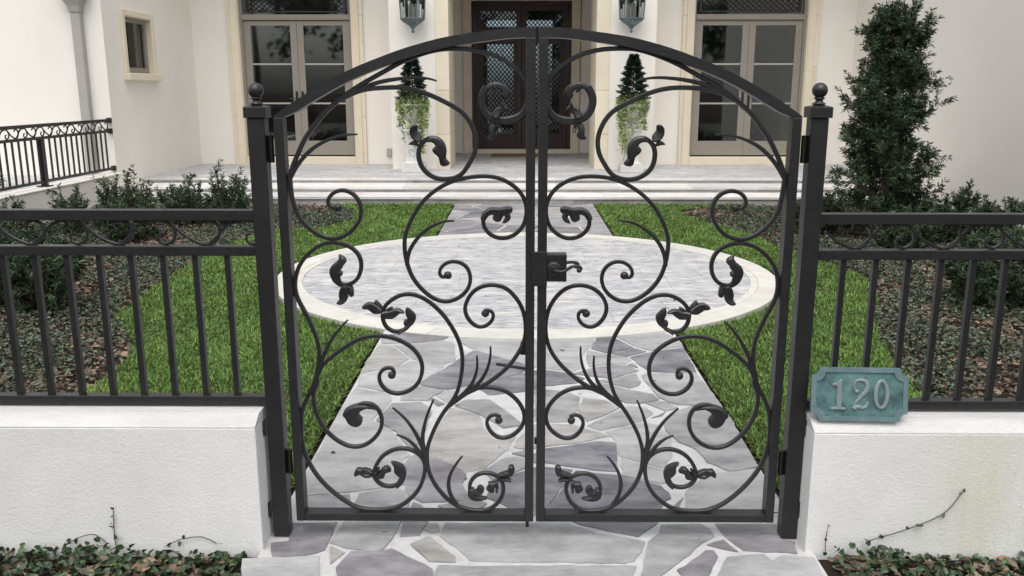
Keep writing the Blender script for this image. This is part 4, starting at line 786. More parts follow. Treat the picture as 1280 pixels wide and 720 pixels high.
# ---- gate leaves: the right leaf is modelled, the left one is its mirror image
def relax(Q, it=14):
    A = np.array(Q)
    for _ in range(it): A[1:-1] = A[1:-1]*.5+(A[:-2]+A[2:])*.25
    return [tuple(q) for q in A]
ARCH = [(0.009,1.7395),(0.0895,1.7388),(0.1666,1.7303),(0.2648,1.7168),(0.3352,1.7033),(0.4344,1.6761),(0.5056,1.6512),(0.5773,1.6239),(0.6495,1.5913),(0.7225,1.5517),(0.7962,1.5083),(0.8525,1.4699)]
YG0, YG1, YGC = 2.840, 2.890, 2.865
def gate_leaf(mir, name, label):
    fx = (lambda x: 2*GX-x) if mir else (lambda x: x)
    def fin(mb):                     # mirror a finished builder
        if mir:
            mb.v = [(fx(x), y, z) for x, y, z in mb.v]; mb.f = [f[::-1] for f in mb.f]
        return mb
    g = thing(name, (fx(.43), YGC, .06), label, 'gate', 'leaves of the double gate')
    def part(nm, mb, m='iron', parent=g, smooth=False, bevel=0): return fin(mb).build(nm, M[m], parent, smooth=smooth, bevel=bevel)
    zb = .060; x0, x1 = .0195, .8565
    part('meeting_stile', MB().box(x0, x0+.030, YG0, YG1, zb, 1.7085), bevel=.002)
    part('hinge_stile', MB().box(x1-.030, x1, YG0, YG1, zb, 1.462), bevel=.002)
    part('bottom_rail', MB().box(x0+.030, x1-.030, YG0+.0008, YG1-.0008, zb, zb+.0285), bevel=.002)
    top = catmull([(x0, 1.7395)]+ARCH[1:-1]+[(x1, 1.467)], .03); A = [(x, z) for x, z in top]; n = len(A); low = []
    for i, (x, z) in enumerate(A):
        a, b = A[max(i-1,0)], A[min(i+1,n-1)]; t = Vector((b[0]-a[0], b[1]-a[1])).normalized(); low.append((x+t.y*.031, z-t.x*.031))
    low[0] = (x0, 1.7085); low[-1] = (x1, 1.4625); low = [(max(x0, min(x, x1)), z) for x, z in low]
    low[-2] = (x1-.0300, 1.4625+.0)
    m = MB(); vs = []; fs = []
    for (a, b) in zip(A, low): vs += [(a[0],YG0+.0005,a[1]),(b[0],YG0+.0005,b[1]),(b[0],YG1-.0005,b[1]),(a[0],YG1-.0005,a[1])]
    for i in range(n-1):
        for k in range(4): fs.append((i*4+k, i*4+4+k, i*4+4+(k+1) % 4, i*4+(k+1) % 4))
    fs += [(0,1,2,3), tuple((n-1)*4+k for k in (3,2,1,0))]
    part('arched_top_rail', m.add(vs, fs))
    W = .0132
    for i, (k, P) in enumerate(SCROLLS.items()):
        P = [(x+random.uniform(-1,1)*.0013*mir, z+random.uniform(-1,1)*.0013*mir) for x, z in P]; Q = relax(catmull(P, .006)); n = len(Q); d = .0185-.00035*i
        if k[0] == 'T':              # tapering tine, tip first
            wd = [W*min(1, .42+.9*(q/n)**.8) for q in range(n)]
        else:
            wd = [W*(1.0 if k not in ('S1','S2') else 1.12) for q in range(n)]
            if k == 'S1': wd = [W*(1.1+.75*max(0, min(1, (q/n-.72)/.12))) for q in range(n)]
            if k in BALLS: 
                for q in range(n): wd[q] *= 1-.18*max(0, (q/n-.8)/.2)
        o = part('scroll' if k[0] == 'S' else 'tine', MB().bar(Q, wd, d, YGC-.0002*i))
        if k in BALLS:
            b = BALLS[k][0]; part('scroll_eye', MB().ball((b[0], YGC-.001, b[1]), .0135, .75, 14, 10), parent=o, smooth=True)
    for i, (k, P) in enumerate(LEAVES.items()):
        big = k[1] == '1'
        Q = catmull(P, .012, True); cx = sum(p[0] for p in Q)/len(Q); cz = sum(p[1] for p in Q)/len(Q)
        if sum(Q[q][0]*Q[(q+1) % len(Q)][1]-Q[(q+1) % len(Q)][0]*Q[q][1] for q in range(len(Q))) < 0: Q = Q[::-1]
        rad = max(math.hypot(x-cx, z-cz) for x, z in Q)
        bm = bmesh.new(); t = .007+.0001*i
        vf = [bm.verts.new((x, YGC-t, z)) for x, z in Q]; vb = [bm.verts.new((x, YGC+t, z)) for x, z in Q]; n = len(Q)
        ff = bm.faces.new(vf); fb = bm.faces.new(vb[::-1])
        for q in range(n): bm.faces.new((vf[(q+1) % n], vf[q], vb[q], vb[(q+1) % n]))
        bm.normal_update()
        th = rad*.12
        for f_ in (ff, fb):
            bmesh.ops.inset_region(bm, faces=[f_], thickness=th, depth=.0045, use_even_offset=True)
        # a furrow like the vein of a forged leaf, and a slight curl of the tips
        bmesh.ops.triangulate(bm, faces=[f_ for f_ in bm.faces if len(f_.verts) > 4])
        for v in bm.verts:
            r = math.hypot(v.co.x-cx, v.co.z-cz)/rad
            v.co.y += -.010*r*r*(1 if i % 2 else -.4)
        me = bpy.data.meshes.new('leaf'); mb = MB(); bm.verts.index_update()
        mb.add([tuple(v.co) for v in bm.verts], [tuple(v.index for v in f_.verts) for f_ in bm.faces]); bm.free()
        part('leaf_ornament', mb, smooth=False, bevel=.0015)
    if not mir:
        part('lock_box', MB().box(.0502, .1155, YG0+.002, YG1-.002, .928, 1.020), bevel=.002)
        part('lock_plate', MB().box(.0, .0505, YG0-.006, YG0-.0005, .914, 1.031), bevel=.002)
        MBr = MB(); prof = [(.023,0),(.023,.003),(.017,.006),(.011,.007),(.011,.022),(.0095,.024)]
        MBr.lathe(prof, (0,0,0), 24); MBr.v = [(.0732+x, YG0+.002-z, .973+y) for x, y, z in MBr.v]; MBr.f = [f[::-1] for f in MBr.f]
        part('rosette', MBr)
        hp = catmull([(.0732,.973),(.0902,.968),(.1057,.970),(.121,.979),(.1312,.9854),(.1492,.987),(.1596,.982),(.161,.9744)], .006)
        part('lever_handle', MB().tube([(x, YG0-.026, z) for x, z in hp], .0055, 8).ball((.1545, YG0-.026, .973), .0085), smooth=True)
        hp = catmull([(.1,.974),(.125,.979),(.1407,.9795),(.155,.977),(.1585,.969)], .006)
        part('lever_handle', MB().tube([(x, YG1+.028, z) for x, z in hp], .0055, 8).ball((.152, YG1+.028, .966), .0085).tube([(.1,YG1-.004,.974),(.1,YG1+.03,.974)], .008, 8), smooth=True)
        part('bolt_keeper', MB().box(.012, .019, 2.86, 2.875, .345, .366))
    else:
        m2 = lambda mb: mb
        part('cane_bolt', MB().tube([(2*GX+.011, 2.852+.042, z) for z in (.014, .78)], .0062, 8).tube([(2*GX+.011, 2.894, .608), (2*GX+.12, 2.955, .606)], .0058, 8))
        part('bolt_guide', MB().box(.045, .066, 2.8905, 2.90, .66, .705))
    return g
gate_leaf(True, 'gate_leaf', 'left leaf of the arched iron scroll gate')
gate_leaf(False, 'gate_leaf', 'right leaf of the arched iron scroll gate, carrying the lever lock')

# ================================================================== NUMBER PLAQUE
pq = thing('number_plaque', (1.096, 2.778, .4665), 'green patinated plaque reading 120 on top of the right wall', 'plaque')
k_ = .000304
def pz(x, z): return ((x-573)*k_, (655-z)*k_)
def ppart(nm, mb, m, parent=pq, bevel=0, smooth=False):
    o = link(nm, mb.mesh(nm, M[m], Vector((0,0,0)), smooth), parent)
    if bevel:
        b = o.modifiers.new('bevel','BEVEL'); b.width = bevel; b.segments = 2; b.limit_method = 'ANGLE'; b.angle_limit = R(35)
    return o
def notched(x0, x1, z0, z1, r):
    P = []
    for (cx, cz, a0) in ((x0, z1, 0), (x1, z1, -90), (x1, z0, -180), (x0, z0, -270)):
        # concave quarter circle about each corner, walked clockwise round the plate
        st = {0: (270, 360), -90: (180, 270), -180: (90, 180), -270: (0, 90)}[a0]
        for i in range(7):
            a = R(st[0]+(st[1]-st[0])*i/6); P.append((cx+r*math.cos(a), cz+r*math.sin(a)))
    return P
o_ = notched(pz(48,0)[0], pz(1098,0)[0], 0, .18, .027); i_ = notched(pz(103,0)[0], pz(1043,0)[0], .0155, .1645, .029)
ppart('plate', MB().prism_y(o_, .0, .010), 'plaque', bevel=.001)
n = len(o_); vs = [(x,-.0045,z) for x,z in o_]+[(x,-.0045,z) for x,z in i_]+[(x,.0002,z) for x,z in o_]+[(x,.0002,z) for x,z in i_]
fs = []
for i in range(n):
    j = (i+1) % n; fs += [(i, n+i, n+j, j), (2*n+i, i, j, 2*n+j), (n+i, 3*n+i, 3*n+j, n+j)]
fs = [f[::-1] for f in fs]
ppart('raised_border', MB().add(vs, fs), 'plaque_edge')
ppart('digit', MB().prism_y([pz(*q) for q in [(272,242),(330,225),(362,190),(380,192),(380,495),(430,508),(428,527),(262,527),(262,510),(325,495),(325,262),(275,264)]], -.006, .0002), 'digit', bevel=.0012)
two = catmull([pz(*q) for q in [(548,330),(522,300),(512,255),(535,210),(588,198),(640,215),(658,268),(640,325),(585,390),(535,450),(512,512)]], .004)
b2 = catmull([pz(*q) for q in [(512,518),(560,492),(612,508),(652,488),(662,432)]], .004)
w2 = [k_*(24+22*math.exp(-((i/len(two)-.55)/.22)**2)) for i in range(len(two))]
ppart('digit', MB().bar(two, w2, .012, -.0005).bar(b2, [k_*(40-16*i/len(b2)) for i in range(len(b2))], .0112, -.0006).ball((pz(545,325)[0], -.001, pz(545,325)[1]), k_*25, .7), 'digit')
zo = [(pz(812,355)[0]+k_*math.cos(a)*63, pz(812,355)[1]+k_*math.sin(a)*150) for a in np.linspace(0, 2*math.pi, 41)]
ppart('digit', MB().bar(zo, [k_*(30+14*abs(math.cos(a))) for a in np.linspace(0, 2*math.pi, 41)], .012, -.0005), 'digit')
pm = MB(); xx = 622
for i in range(19):                      # worn, unreadable line of tiny raised marks
    l = random.choice([9,12,14]); a = pz(xx, 592); b = pz(xx+l, 566)
    if i not in (9, 12): pm.box(a[0], b[0], -.0018, .0001, a[1], b[1])
    xx += l+5
ppart('worn_lettering', pm, 'plaque_edge')
pq.rotation_euler = (R(-9), 0, R(-2.0))

# ================================================================== PORCH THINGS
def lantern(x, label):
    y0 = YP; yc = YP-.24; L = thing('wall_lantern', (x, yc, 2.44), label, 'lantern', 'wall lanterns beside the entry')
    n = 6; c = (x, yc, 0)
    MB().lathe([(.004,2.44),(.022,2.452),(.026,2.468),(.014,2.482),(.012,2.50),(.035,2.515),(.045,2.53),(.05,2.545)], c, 12).build('finial', M['copper'], L, smooth=True)
    MB().lathe([(.055,2.545),(.10,2.575),(.165,2.62),(.20,2.655),(.205,2.665),(.19,2.672)], c, n).build('base_bowl', M['copper'], L)
    MB().lathe([(.19,2.955),(.215,2.96),(.22,2.97),(.15,3.07),(.09,3.14),(.06,3.16)], c, n).build('roof', M['copper'], L)
    MB().lathe([(.03,3.16),(.05,3.19),(.03,3.22),(.012,3.24),(.012,3.28)], c, 12).build('roof_finial', M['copper'], L, smooth=True)
    for k in range(n):
        a = 2*math.pi*k/n; a2 = 2*math.pi*(k+1)/n; p = (x+.19*math.cos(a), yc+.19*math.sin(a)); q = (x+.205*math.cos(a), yc+.205*math.sin(a))
        MB().tube([(p[0],p[1],2.67),(q[0],q[1],2.957)], .011, 6).build('corner_bar', M['copper'], L)
        e = .184
        MB().add([(x+e*math.cos(a), yc+e*math.sin(a), 2.674),(x+e*math.cos(a2), yc+e*math.sin(a2), 2.674),(x+(e+.012)*math.cos(a2), yc+(e+.012)*math.sin(a2), 2.955),(x+(e+.012)*math.cos(a), yc+(e+.012)*math.sin(a), 2.955)], [(0,1,2,3)]).build('pane', M['lamp_glass'], L)
    for k in range(3):
        a = 2.1*k+.5; MB().lathe([(.017,2.672),(.017,2.83),(.012,2.85),(.006,2.90)], (x+.05*math.cos(a), yc+.05*math.sin(a), 0), 10).build('candle', M['bulb'], L)
    MB().tube([(x, YP-.01, 3.05), (x, YP-.06, 3.2), (x, YP-.16, 3.29), (x, yc, 3.275)], .016, 8).lathe([(.06,0),(.06,.4)], (x, YP-.004, 2.86), 16).build('wall_bracket', M['copper'], L)
lantern(-1.77, 'hexagonal verdigris lantern on the left entry pier'); lantern(1.75, 'hexagonal verdigris lantern on the right entry pier')

def urn(x, label, plabel, side):
    y = 14.42; U = thing('stone_urn', (x, y, FZ), label, 'urn', 'stone urns flanking the entry')
    MB().box(x-.19, x+.19, y-.19, y+.19, FZ+.0005, FZ+.12).box(x-.165, x+.165, y-.165, y+.165, FZ+.12, FZ+.15).build('plinth', M['urn'], U, bevel=.008)
    vs = []; fs = []
    sec = [(.15,.15),(.12,.17),(.105,.30),(.115,.55),(.135,.64),(.155,.66),(.155,.69)]
    for r, z in sec: vs += [(x-r,y-r,FZ+z),(x+r,y-r,FZ+z),(x+r,y+r,FZ+z),(x-r,y+r,FZ+z)]
    for i in range(len(sec)-1):
        for k in range(4): fs.append((i*4+k, i*4+(k+1) % 4, i*4+4+(k+1) % 4, i*4+4+k))
    fs += [(3,2,1,0), tuple(len(sec)*4-4+k for k in range(4))]
    MB().add(vs, fs).build('pedestal', M['urn'], U, bevel=.006)
    # carved relief on the pedestal's front
    rv = MB()
    for z in (.24,.34,.44,.52):
        for q in (-1, 1):
            rv.tube([(x+q*.045+.03*math.cos(a), y-.112, FZ+z+.03*math.sin(a)*1.2) for a in np.linspace(0, 5, 12)], .008, 5)
        rv.ball((x, y-.110, FZ+z+.04), .016)
    rv.build('carved_relief', M['urn'], U, smooth=True)
    MB().lathe([(.10,.69),(.11,.705),(.06,.74),(.05,.77),(.085,.80),(.15,.86),(.195,.94),(.205,1.0),(.19,1.02),(.215,1.05),(.225,1.06),(.225,1.08),(.18,1.08),(.17,1.03)], (x, y, FZ), 28).build('bowl', M['urn'], U, smooth=True)
    Pn = thing('potted_plant', (x, y, FZ+1.0), plabel, 'plant', 'plants in the stone urns')
    # little conifer
    n = 3000; t = rng.random(n)**.85; z = FZ+1.12+t*.72; prof = (1-t)**.7*.225+.012; prof *= (0.72+.45*np.sin(t*24)**2)
    an = rng.uniform(0, 2*np.pi, n); rr = prof*np.sqrt(rng.uniform(.03, 1, n)); P = np.stack([x+np.cos(an)*rr, y+np.sin(an)*rr, z], 1)
    D = np.stack([np.cos(an), np.sin(an), rng.uniform(.1, .9, n)], 1)
    V, F = leaves(P, D, rng.uniform(.045,.085,n), rng.uniform(.014,.024,n)); arr_mesh('conifer_crown', M['conifer'], V, F, Pn, tints(n, 6, var=.3))
    MB().tube([(x,y,FZ+1.0),(x,y,FZ+1.75)], [.014,.005], 6).build('stem', M['bark'], Pn)
    # pale trailing foliage
    n = 1500; th = rng.uniform(0, 2*np.pi, n); ph = np.arccos(rng.uniform(-.55, 1, n)); r = .25*rng.uniform(.7, 1.08, n)
    P = np.stack([x+r*np.sin(ph)*np.cos(th), y+r*np.sin(ph)*np.sin(th), FZ+1.06+r*np.cos(ph)*.75], 1); D = P-np.array([x,y,FZ+1.0])+rng.normal(0,.12,(n,3))
    m_ = 750; ts = rng.random(m_); tw = rng.integers(0, 9, m_); ta = tw*.7+.4; tl = np.array([.25,.4,.2,.55,.3,.2,.45,.3,.35])[tw]
    px = x+np.cos(ta)*.21+rng.normal(0,.02,m_); py = y+np.sin(ta)*.21+rng.normal(0,.02,m_); pz_ = FZ+1.02-ts*tl
    k2 = 380; t2 = rng.random(k2); qx = x+side*.17+rng.normal(0,.035,k2)-side*t2*.03; P3 = np.stack([qx, y-.16+rng.normal(0,.03,k2), FZ+1.0-t2*.68], 1)
    P = np.concatenate([P, np.stack([px,py,pz_],1), P3]); D = np.concatenate([D, rng.normal(0,1,(m_+k2,3))+np.array([0,-.3,-.3])])
    N_ = len(P); V, F = leaves(P, D, rng.uniform(.03,.05,N_), rng.uniform(.02,.034,N_)); arr_mesh('trailing_foliage', M['pale_leaf'], V, F, Pn, tints(N_, 6, var=.3, hue=.12))
urn(-1.77, 'white cast stone urn on a pedestal left of the entry', 'conifer with pale trailing vine in the left urn', 1)
urn(1.77, 'white cast stone urn on a pedestal right of the entry', 'conifer with pale trailing vine in the right urn', -1)
mt = MB().box(-.62, .42, 17.55, 18.3, FZ+.001, FZ+.02).build('doormat', M['coir'], None, bevel=.006); tag(mt, 'brown coir doormat in front of the entry door', 'doormat')
ch = thing('armchair', (-4.35, 17.3, .3), 'red armchair seen through the left french doors', 'armchair')
cx, cy = -4.35, 17.3
MB().box(cx-.32, cx+.32, cy-.3, cy+.3, .48, .74).build('seat', M['fabric'], ch, bevel=.05)
MB().box(cx-.38, cx+.38, cy+.301, cy+.45, .48, 1.35).build('backrest', M['fabric'], ch, bevel=.06)
for s in (-1, 1): MB().box(min(cx+s*.321, cx+s*.43), max(cx+s*.321, cx+s*.43), cy-.3, cy+.29, .45, .92).build('armrest', M['fabric'], ch, bevel=.04)
for a in (-.3,.3):
    for b in (-.24,.24): MB().tube([(cx+a, cy+b, .301), (cx+a, cy+b, .479)], .022, 6).build('leg', M['wood'], ch)

# ================================================================== PLANTING
def sprigs(base, tip, nleaf, L, W, spread=0.9):
    """needle-leaves set all round a twig from base to tip"""
    t = rng.uniform(0.15, 1.0, nleaf)[:,None]; ax = unit((tip-base)[None,:])[0]
    P = base+(tip-base)*t
    q = rng.normal(size=(nleaf,3)); q -= (q@ax)[:,None]*ax; q = unit(q)
    D = q*spread+ax*(0.55+.5*t)
    return P, D, L*rng.uniform(.7,1.15,nleaf), W*rng.uniform(.8,1.2,nleaf)
def gather(tw, L, W, nleaf, spread=.9):
    PP, DD, LL, WW, cl = [], [], [], [], []
    for (b, t, c) in tw:
        P, D, l, w_ = sprigs(b, t, nleaf, L, W, spread); PP.append(P); DD.append(D); LL.append(l); WW.append(w_); cl.append(np.full(nleaf, c))
    return np.concatenate(PP), np.concatenate(DD), np.concatenate(LL), np.concatenate(WW), np.concatenate(cl)
def shrub(x, y, h, r, ns, label, nl=34, L=.058, W=.011, group='podocarpus shrubs in the beds', mt='podo', bright=1.0):
    S = thing('shrub', (x, y, -.03), label, 'shrub', group)
    st = MB(); tw = []
    for i in range(ns):
        a = rng.uniform(0, 2*np.pi); rr = r*math.sqrt(rng.random())
        hh = h*(1-.42*(rr/r)**1.6)*rng.uniform(.58, 1.06)
        b = Vector((x+rng.normal(0,.04), y+rng.normal(0,.04), -.035)); t = Vector((x+math.cos(a)*rr, y+math.sin(a)*rr, hh))
        mid = b.lerp(t, .45)+Vector((math.cos(a)*rr*.25, math.sin(a)*rr*.25, 0)); st.tube([b, mid, t], [.008,.006,.003], 5)
        m0 = np.array(mid); t0 = np.array(t); c = rng.uniform(.7, 1.25)*bright
        tw.append((m0+(t0-m0)*.2, t0+unit((t0-m0)[None])[0]*.04, c))
        for k in range(rng.integers(4, 7)):
            u = rng.uniform(-.75, .95); p = m0+(t0-m0)*u; d = rng.normal(size=3); d[2] = abs(d[2])*.9+.35; d = d/np.linalg.norm(d)
            tw.append((p, p+d*rng.uniform(.10,.20)*min(1.3, h/.55), c*rng.uniform(.85,1.2)))
    st.build('stem', M['bark'], S)
    P, D, l, w_, cl = gather(tw, L, W, nl); P[:,2] = np.maximum(P[:,2], 0.0); V, F = leaves(P, D, l, w_)
    t = tints(len(P), 1, var=.18)*cl[:,None]; fresh = rng.random(len(P)) < .06; t[fresh] *= np.array([1.9,1.9,1.3])
    arr_mesh('foliage', M[mt], V, F, S, np.repeat(t, 6, 0))
SH = [(-3.45,10.05,.68,.28,22,'tall upright dark shrub next to the porch steps, just left of the gate post'),
 (-4.02,10.3,.58,.32,22,'rounded dark shrub second from the left gate post, in front of the steps'),
 (-4.62,10.1,.68,.28,18,'dark shrub with ragged tips in front of the end of the terrace wall'),
 (-4.95,9.5,.56,.20,9,'loose open shrub against the cream terrace wall'),
 (-5.3,9.0,.46,.24,12,'low shrub against the terrace wall at the left edge'),
 (-4.2,9.2,.50,.36,24,'low spreading shrub in front of the ragged-tipped one at left'),
 (-3.55,6.2,.66,.36,42,'large dark bush close behind the left fence at the picture edge'),
 (-4.35,7.0,.55,.36,30,'dark bush behind the close one at the left picture edge'),
 (3.28,9.7,.50,.30,26,'dark shrub between the gate post and the tall column tree'),
 (4.28,9.1,.40,.28,20,'small shrub just right of the column tree'),
 (4.58,9.1,.64,.22,16,'upright shrub against the white wall right of the column tree'),
 (4.98,9.0,.54,.18,11,'smallest shrub against the white wall at far right'),
 (3.75,8.55,.36,.34,24,'low shrub at the foot of the column tree'),
 (3.48,6.35,.58,.36,42,'large dark bush close behind the right fence at the picture edge'),
 (4.1,7.1,.50,.34,28,'dark bush behind the close one at the right picture edge')]
for (x,y,h,r,ns,lab) in SH: shrub(x,y,h,r,ns,lab)
shrub(-6.75, 10.6, 1.0, .4, 40, 'shrub on the terrace behind the railing at the left edge', L=.07)

# ---- tall column tree
def column_tree(x, y, label):
    T = thing('podocarpus_tree', (x, y, -.03), label, 'tree')
    tr = MB(); tr.tube([(x,y,-.04),(x+.01,y,.6),(x-.01,y+.01,1.2),(x+.015,y,1.8),(x+.01,y,2.2)], [.045,.038,.028,.017,.006], 8)
    zs = np.array([.0,.25,.5,.8,1.05,1.25,1.5,1.74,1.97,2.2,2.36]); rs = np.array([.46,.54,.50,.44,.40,.43,.46,.37,.30,.28,.14])
    lobes = [(0.0,1.55,.18),(3.1,1.5,.17),(0.1,.86,.22),(3.3,1.05,.16),(2.9,2.1,.10),(.3,2.22,.18),(0.0,1.14,-.20),(3.1,1.25,-.10),(3.1,1.8,-.12),(2.9,.45,.16),(0,1.9,-.08)]
    tw = []; N_ = 0
    for i in range(400):
        z = rng.uniform(.05, 2.34); a = rng.uniform(0, 2*np.pi); r = np.interp(z, zs, rs)
        for (la, lz, lr) in lobes:
            dz = (z-lz)/.17; da = math.cos(a-la); r += lr*math.exp(-dz*dz)*max(0, da)**2
        r *= .90*rng.uniform(.35, 1.06)*(1+.11*math.sin(a*3+z*7.0)+.08*math.sin(z*13+a*2))
        b = Vector((x, y, max(.02, z-r*.65))); t = Vector((x+math.cos(a)*r, y+math.sin(a)*r, z))
        mid = b.lerp(t, .5)+Vector((0,0,-.04)); 
        if i % 2 == 0: tr.tube([b, mid, t], [.010,.006,.003], 4)
        c = rng.uniform(.6, 1.3); m0, t0 = np.array(mid), np.array(t)
        tw.append((m0, t0, c))
        for k in range(rng.integers(3, 6)):
            u = rng.uniform(.25, 1.0); p = m0+(t0-m0)*u; d = unit((t0-m0)[None])[0]*.6+rng.normal(0,.55,3)+np.array([0,0,.45]); d /= np.linalg.norm(d)
            tw.append((p, p+d*rng.uniform(.09,.19), c*rng.uniform(.8,1.25)))
    P, D, l, w_, cl = gather(tw, .062, .0115, 25); V, F = leaves(P, D, l, w_)
    t = tints(len(P), 1, var=.18)*cl[:,None]; fresh = rng.random(len(P)) < .05; t[fresh] *= np.array([1.8,1.8,1.4])
    tr.build('trunk', M['bark'], T); arr_mesh('crown', M['podo'], V, F, T, np.repeat(t, 6, 0)); print('tree leaves', len(P))
column_tree(3.80, 9.3, 'tall narrow evergreen column tree against the white right wall')

# ---- ground cover and wood chips in the beds
def scatter_bed(xr, yr, lawn_poly, dens, L, W, patch, label, mt, name, zmax=.07, tb=1.0, inner=None):
    A = (xr[1]-xr[0])*(yr[1]-yr[0]); n = int(A*dens); x = rng.uniform(*xr, n); y = rng.uniform(*yr, n)
    k = np.ones(n, bool)
    if lawn_poly is not None: k &= ~inpoly(x, y, lawn_poly)
    p = np.sin(x*3.1+1.3*np.sin(y*2.3))*np.sin(y*2.7+1.1*np.sin(x*1.9)); k &= p+rng.normal(0,.35,n) > patch
    x, y, p = x[k], y[k], p[k]; n = len(x)
    z = -.02+rng.random(n)*zmax*(0.6+.5*np.clip(p,0,1)); an = rng.uniform(0, 2*np.pi, n)
    D = np.stack([np.cos(an), np.sin(an), rng.uniform(-.1, .9, n)], 1)
    V, F = leaves(np.stack([x,y,z],1), D, L*rng.uniform(.65,1.25,n), W*rng.uniform(.7,1.2,n))
    o = arr_mesh(name, M[mt], V, F, None, tints(n, 6, (tb,tb,tb), .32, .12), 'stuff'); tag(o, label, 'ground cover'); return n
FLx = FL; 
scatter_bed((-6.0,-1.2),(3.15,12.1), LAWN_L, 3000, .028, .017, -.08, 'dark low ground cover in the left bed', 'groundcover', 'ground_cover')
scatter_bed((1.2,5.7),(3.15,12.1), LAWN_R, 3000, .028, .017, -.08, 'dark low ground cover in the right bed', 'groundcover', 'ground_cover')
def chips(xr, yr, polys, dens, label, sz=(.015,.065)):
    A = (xr[1]-xr[0])*(yr[1]-yr[0]); n = int(A*dens); x = rng.uniform(*xr, n); y = rng.uniform(*yr, n); k = np.ones(n, bool)
    for q in polys: k &= ~inpoly(x, y, q)
    x, y = x[k], y[k]; n = len(x); an = rng.uniform(0, 2*np.pi, n)
    D = np.stack([np.cos(an), np.sin(an), rng.normal(0,.25,n)], 1); L = rng.uniform(*sz, n)
    V, F = leaves(np.stack([x,y,-.022+rng.random(n)*.018],1), D, L, L*rng.uniform(.25,.6,n), .15, 0)
    o = arr_mesh('wood_chips', M['chip'], V, F, None, tints(n, 6, var=.45, hue=.1), 'stuff'); tag(o, label, 'mulch')
chips((-5.7,-2.0),(3.1,12.1), [LAWN_L], 1200, 'brown wood chip mulch in the left bed')
chips((1.9,5.7),(3.1,12.1), [LAWN_R], 1200, 'brown wood chip mulch in the right bed')
chips((-3.2,-1.0),(1.6,2.74), [], 1400, 'brown mulch in front of the left low wall'); chips((1.03,3.2),(1.6,2.74), [], 1400, 'brown mulch in front of the right low wall')
# ivy along the foot of the street walls
for (xr, lab) in (((-3.2,-.97),'dark ivy creeping along the foot of the left low wall'), ((1.03,3.2),'dark ivy creeping along the foot of the right low wall')):
    n = 1700; x = rng.uniform(*xr, n); y = 2.735-np.abs(rng.normal(0,.10,n)) ; y = np.where(rng.random(n) < .25, rng.uniform(1.8,2.7,n), y); y = np.minimum(y, 2.735)
    hgt = np.clip(.034*(1+.7*np.sin(x*7)+.4*np.sin(x*17+1)), .015, .10)*np.clip(1-(2.74-y)/.4, .25, 1)
    P = np.stack([x, y, -.02+rng.random(n)*hgt], 1); an = rng.uniform(0, 2*np.pi, n); D = np.stack([np.cos(an), np.sin(an)*.8-.35, rng.uniform(-.2,.8,n)], 1)
    V, F = leaves(P, D, rng.uniform(.018,.036,n), rng.uniform(.014,.026,n), .18, .25); V[:,1] = np.minimum(V[:,1], 2.744)
    t = tints(n, 1, var=.3, hue=.12); br = rng.random(n) < .03; t[br] *= np.array([2.4,2.2,1.2])
    o = arr_mesh('ivy', M['ivy'], V, F, None, np.repeat(t, 6, 0), 'stuff'); tag(o, lab, 'ivy')
# bare ivy runners reaching up the walls
def runner(pts, label, nl):
    Q = catmull([Vector(p) for p in pts], .02); o = thing('ivy_runner', pts[0], label, 'vine', 'bare ivy runners on the walls')
    MB().tube(Q, .0016, 5).build('stem', M['bark'], o)
    idx = rng.integers(0, len(Q), nl); P = np.array([Q[i] for i in idx])+rng.normal(0,.004,(nl,3)); P[:,1] = np.minimum(P[:,1], 2.738)
    D = rng.normal(size=(nl,3)); D[:,1] = -np.abs(D[:,1])*.6; V, F = leaves(P, D, rng.uniform(.012,.024,nl), rng.uniform(.010,.018,nl)); V[:,1] = np.minimum(V[:,1], 2.746)
    for i in range(nl): arr_mesh('leaf', M['ivy'], V[i*6:i*6+6], np.array([[0,1,2,3],[0,3,4,5]]), o, tints(1, 6, var=.3))
runner([(-1.43,2.742,.0),(-1.433,2.744,.06),(-1.430,2.743,.10),(-1.428,2.744,.15)], 'thin upright ivy sprig on the left wall', 7)
runner([(-1.60,2.735,.02),(-1.56,2.738,.045),(-1.50,2.738,.06),(-1.46,2.735,.03)], 'arching bare ivy stem low on the left wall', 4)
runner([(-1.26,2.735,.015),(-1.21,2.74,.04),(-1.13,2.742,.05),(-1.08,2.74,.025)], 'long looping ivy stem on the left wall near the gate', 6)
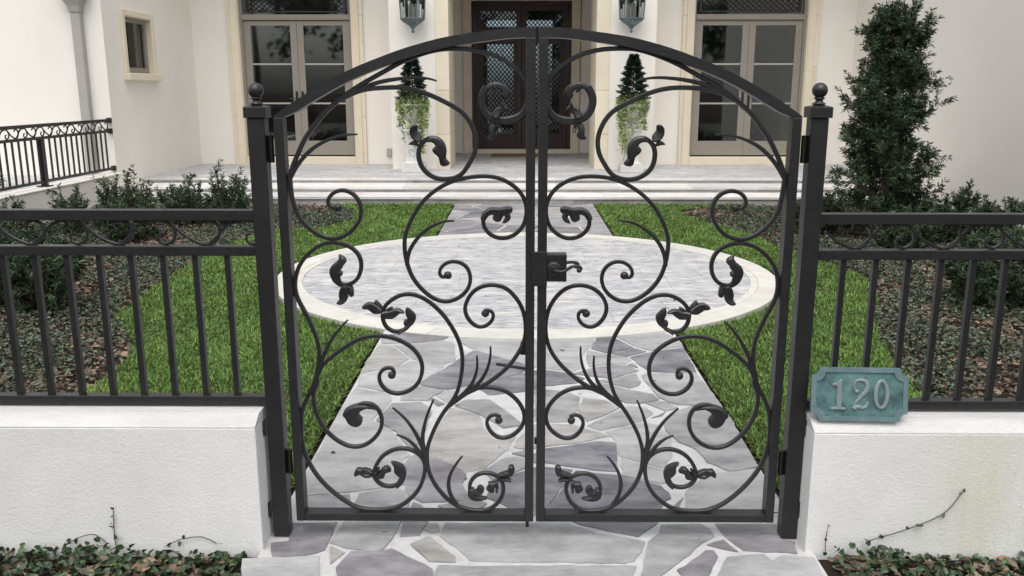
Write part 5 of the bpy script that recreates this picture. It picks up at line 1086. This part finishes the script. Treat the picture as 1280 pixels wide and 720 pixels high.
runner([(1.15,2.735,.05),(1.28,2.742,.09),(1.40,2.743,.15),(1.46,2.743,.24)], 'long ivy stem climbing the right wall', 9)
runner([(1.008,2.735,.0),(1.006,2.74,.05),(1.012,2.74,.10)], 'short bare twig at the corner of the right wall', 3)
# trees across the street behind the viewer: seen only as reflections in the door glass
PP = []; st = MB()
for (x, y, h, r) in ((-9,-15,8,3.2),(-3.5,-19,7,2.8),(1.5,-17,9,3.4),(7,-16,7.5,3.0),(13,-20,8,3.4),(-15,-19,9,3.5)):
    st.tube([(x,y,-.05),(x+.1,y,h*.35),(x,y+.1,h*.75)], [.22,.16,.07], 8)
    for c in range(16):
        q = rng.normal(size=3); q /= np.linalg.norm(q); cc = np.array([x,y,h*.62])+q*np.array([r*.75,r*.75,h*.26])
        PP.append(cc+rng.normal(0,.42,(90,3)))
P = np.concatenate(PP); n = len(P); V, F = leaves(P, rng.normal(size=(n,3)), rng.uniform(.25,.45,n), rng.uniform(.18,.3,n))
o = arr_mesh('far_trees', M['podo'], V, F, None, tints(n, 6, (1.6,1.6,1.3)), 'stuff'); tag(o, 'trees across the street mirrored in the door glass', 'trees')
tk = st.build('tree_trunks', M['bark'], o); tk['kind'] = 'stuff'
# dropped leaves and twigs on the paving
n = 64; x = rng.uniform(-.9,.95,n); y = rng.choice([0,1,2],n); y = np.where(y==0, rng.uniform(2.3,5.5,n), np.where(y==1, rng.uniform(6,9.2,n), rng.uniform(13.5,15.2,n))); x = np.where(y > 13, x*4.5, x); x = np.where((y>6)&(y<9.5), x*1.4, x)
z = np.where(y > 13, FZ+.004, .006); an = rng.uniform(0,2*np.pi,n)
V, F = leaves(np.stack([x,y,z],1), np.stack([np.cos(an),np.sin(an),rng.uniform(0,.25,n)],1), rng.uniform(.012,.035,n), rng.uniform(.004,.012,n), .2, 0)
o = arr_mesh('fallen_leaves', M['chip'], V, F, None, tints(n, 6, (.45,.45,.45), .3), 'stuff'); tag(o, 'scattered dry leaf scraps on the paving', 'leaf litter')
print('objects', len(bpy.data.objects))
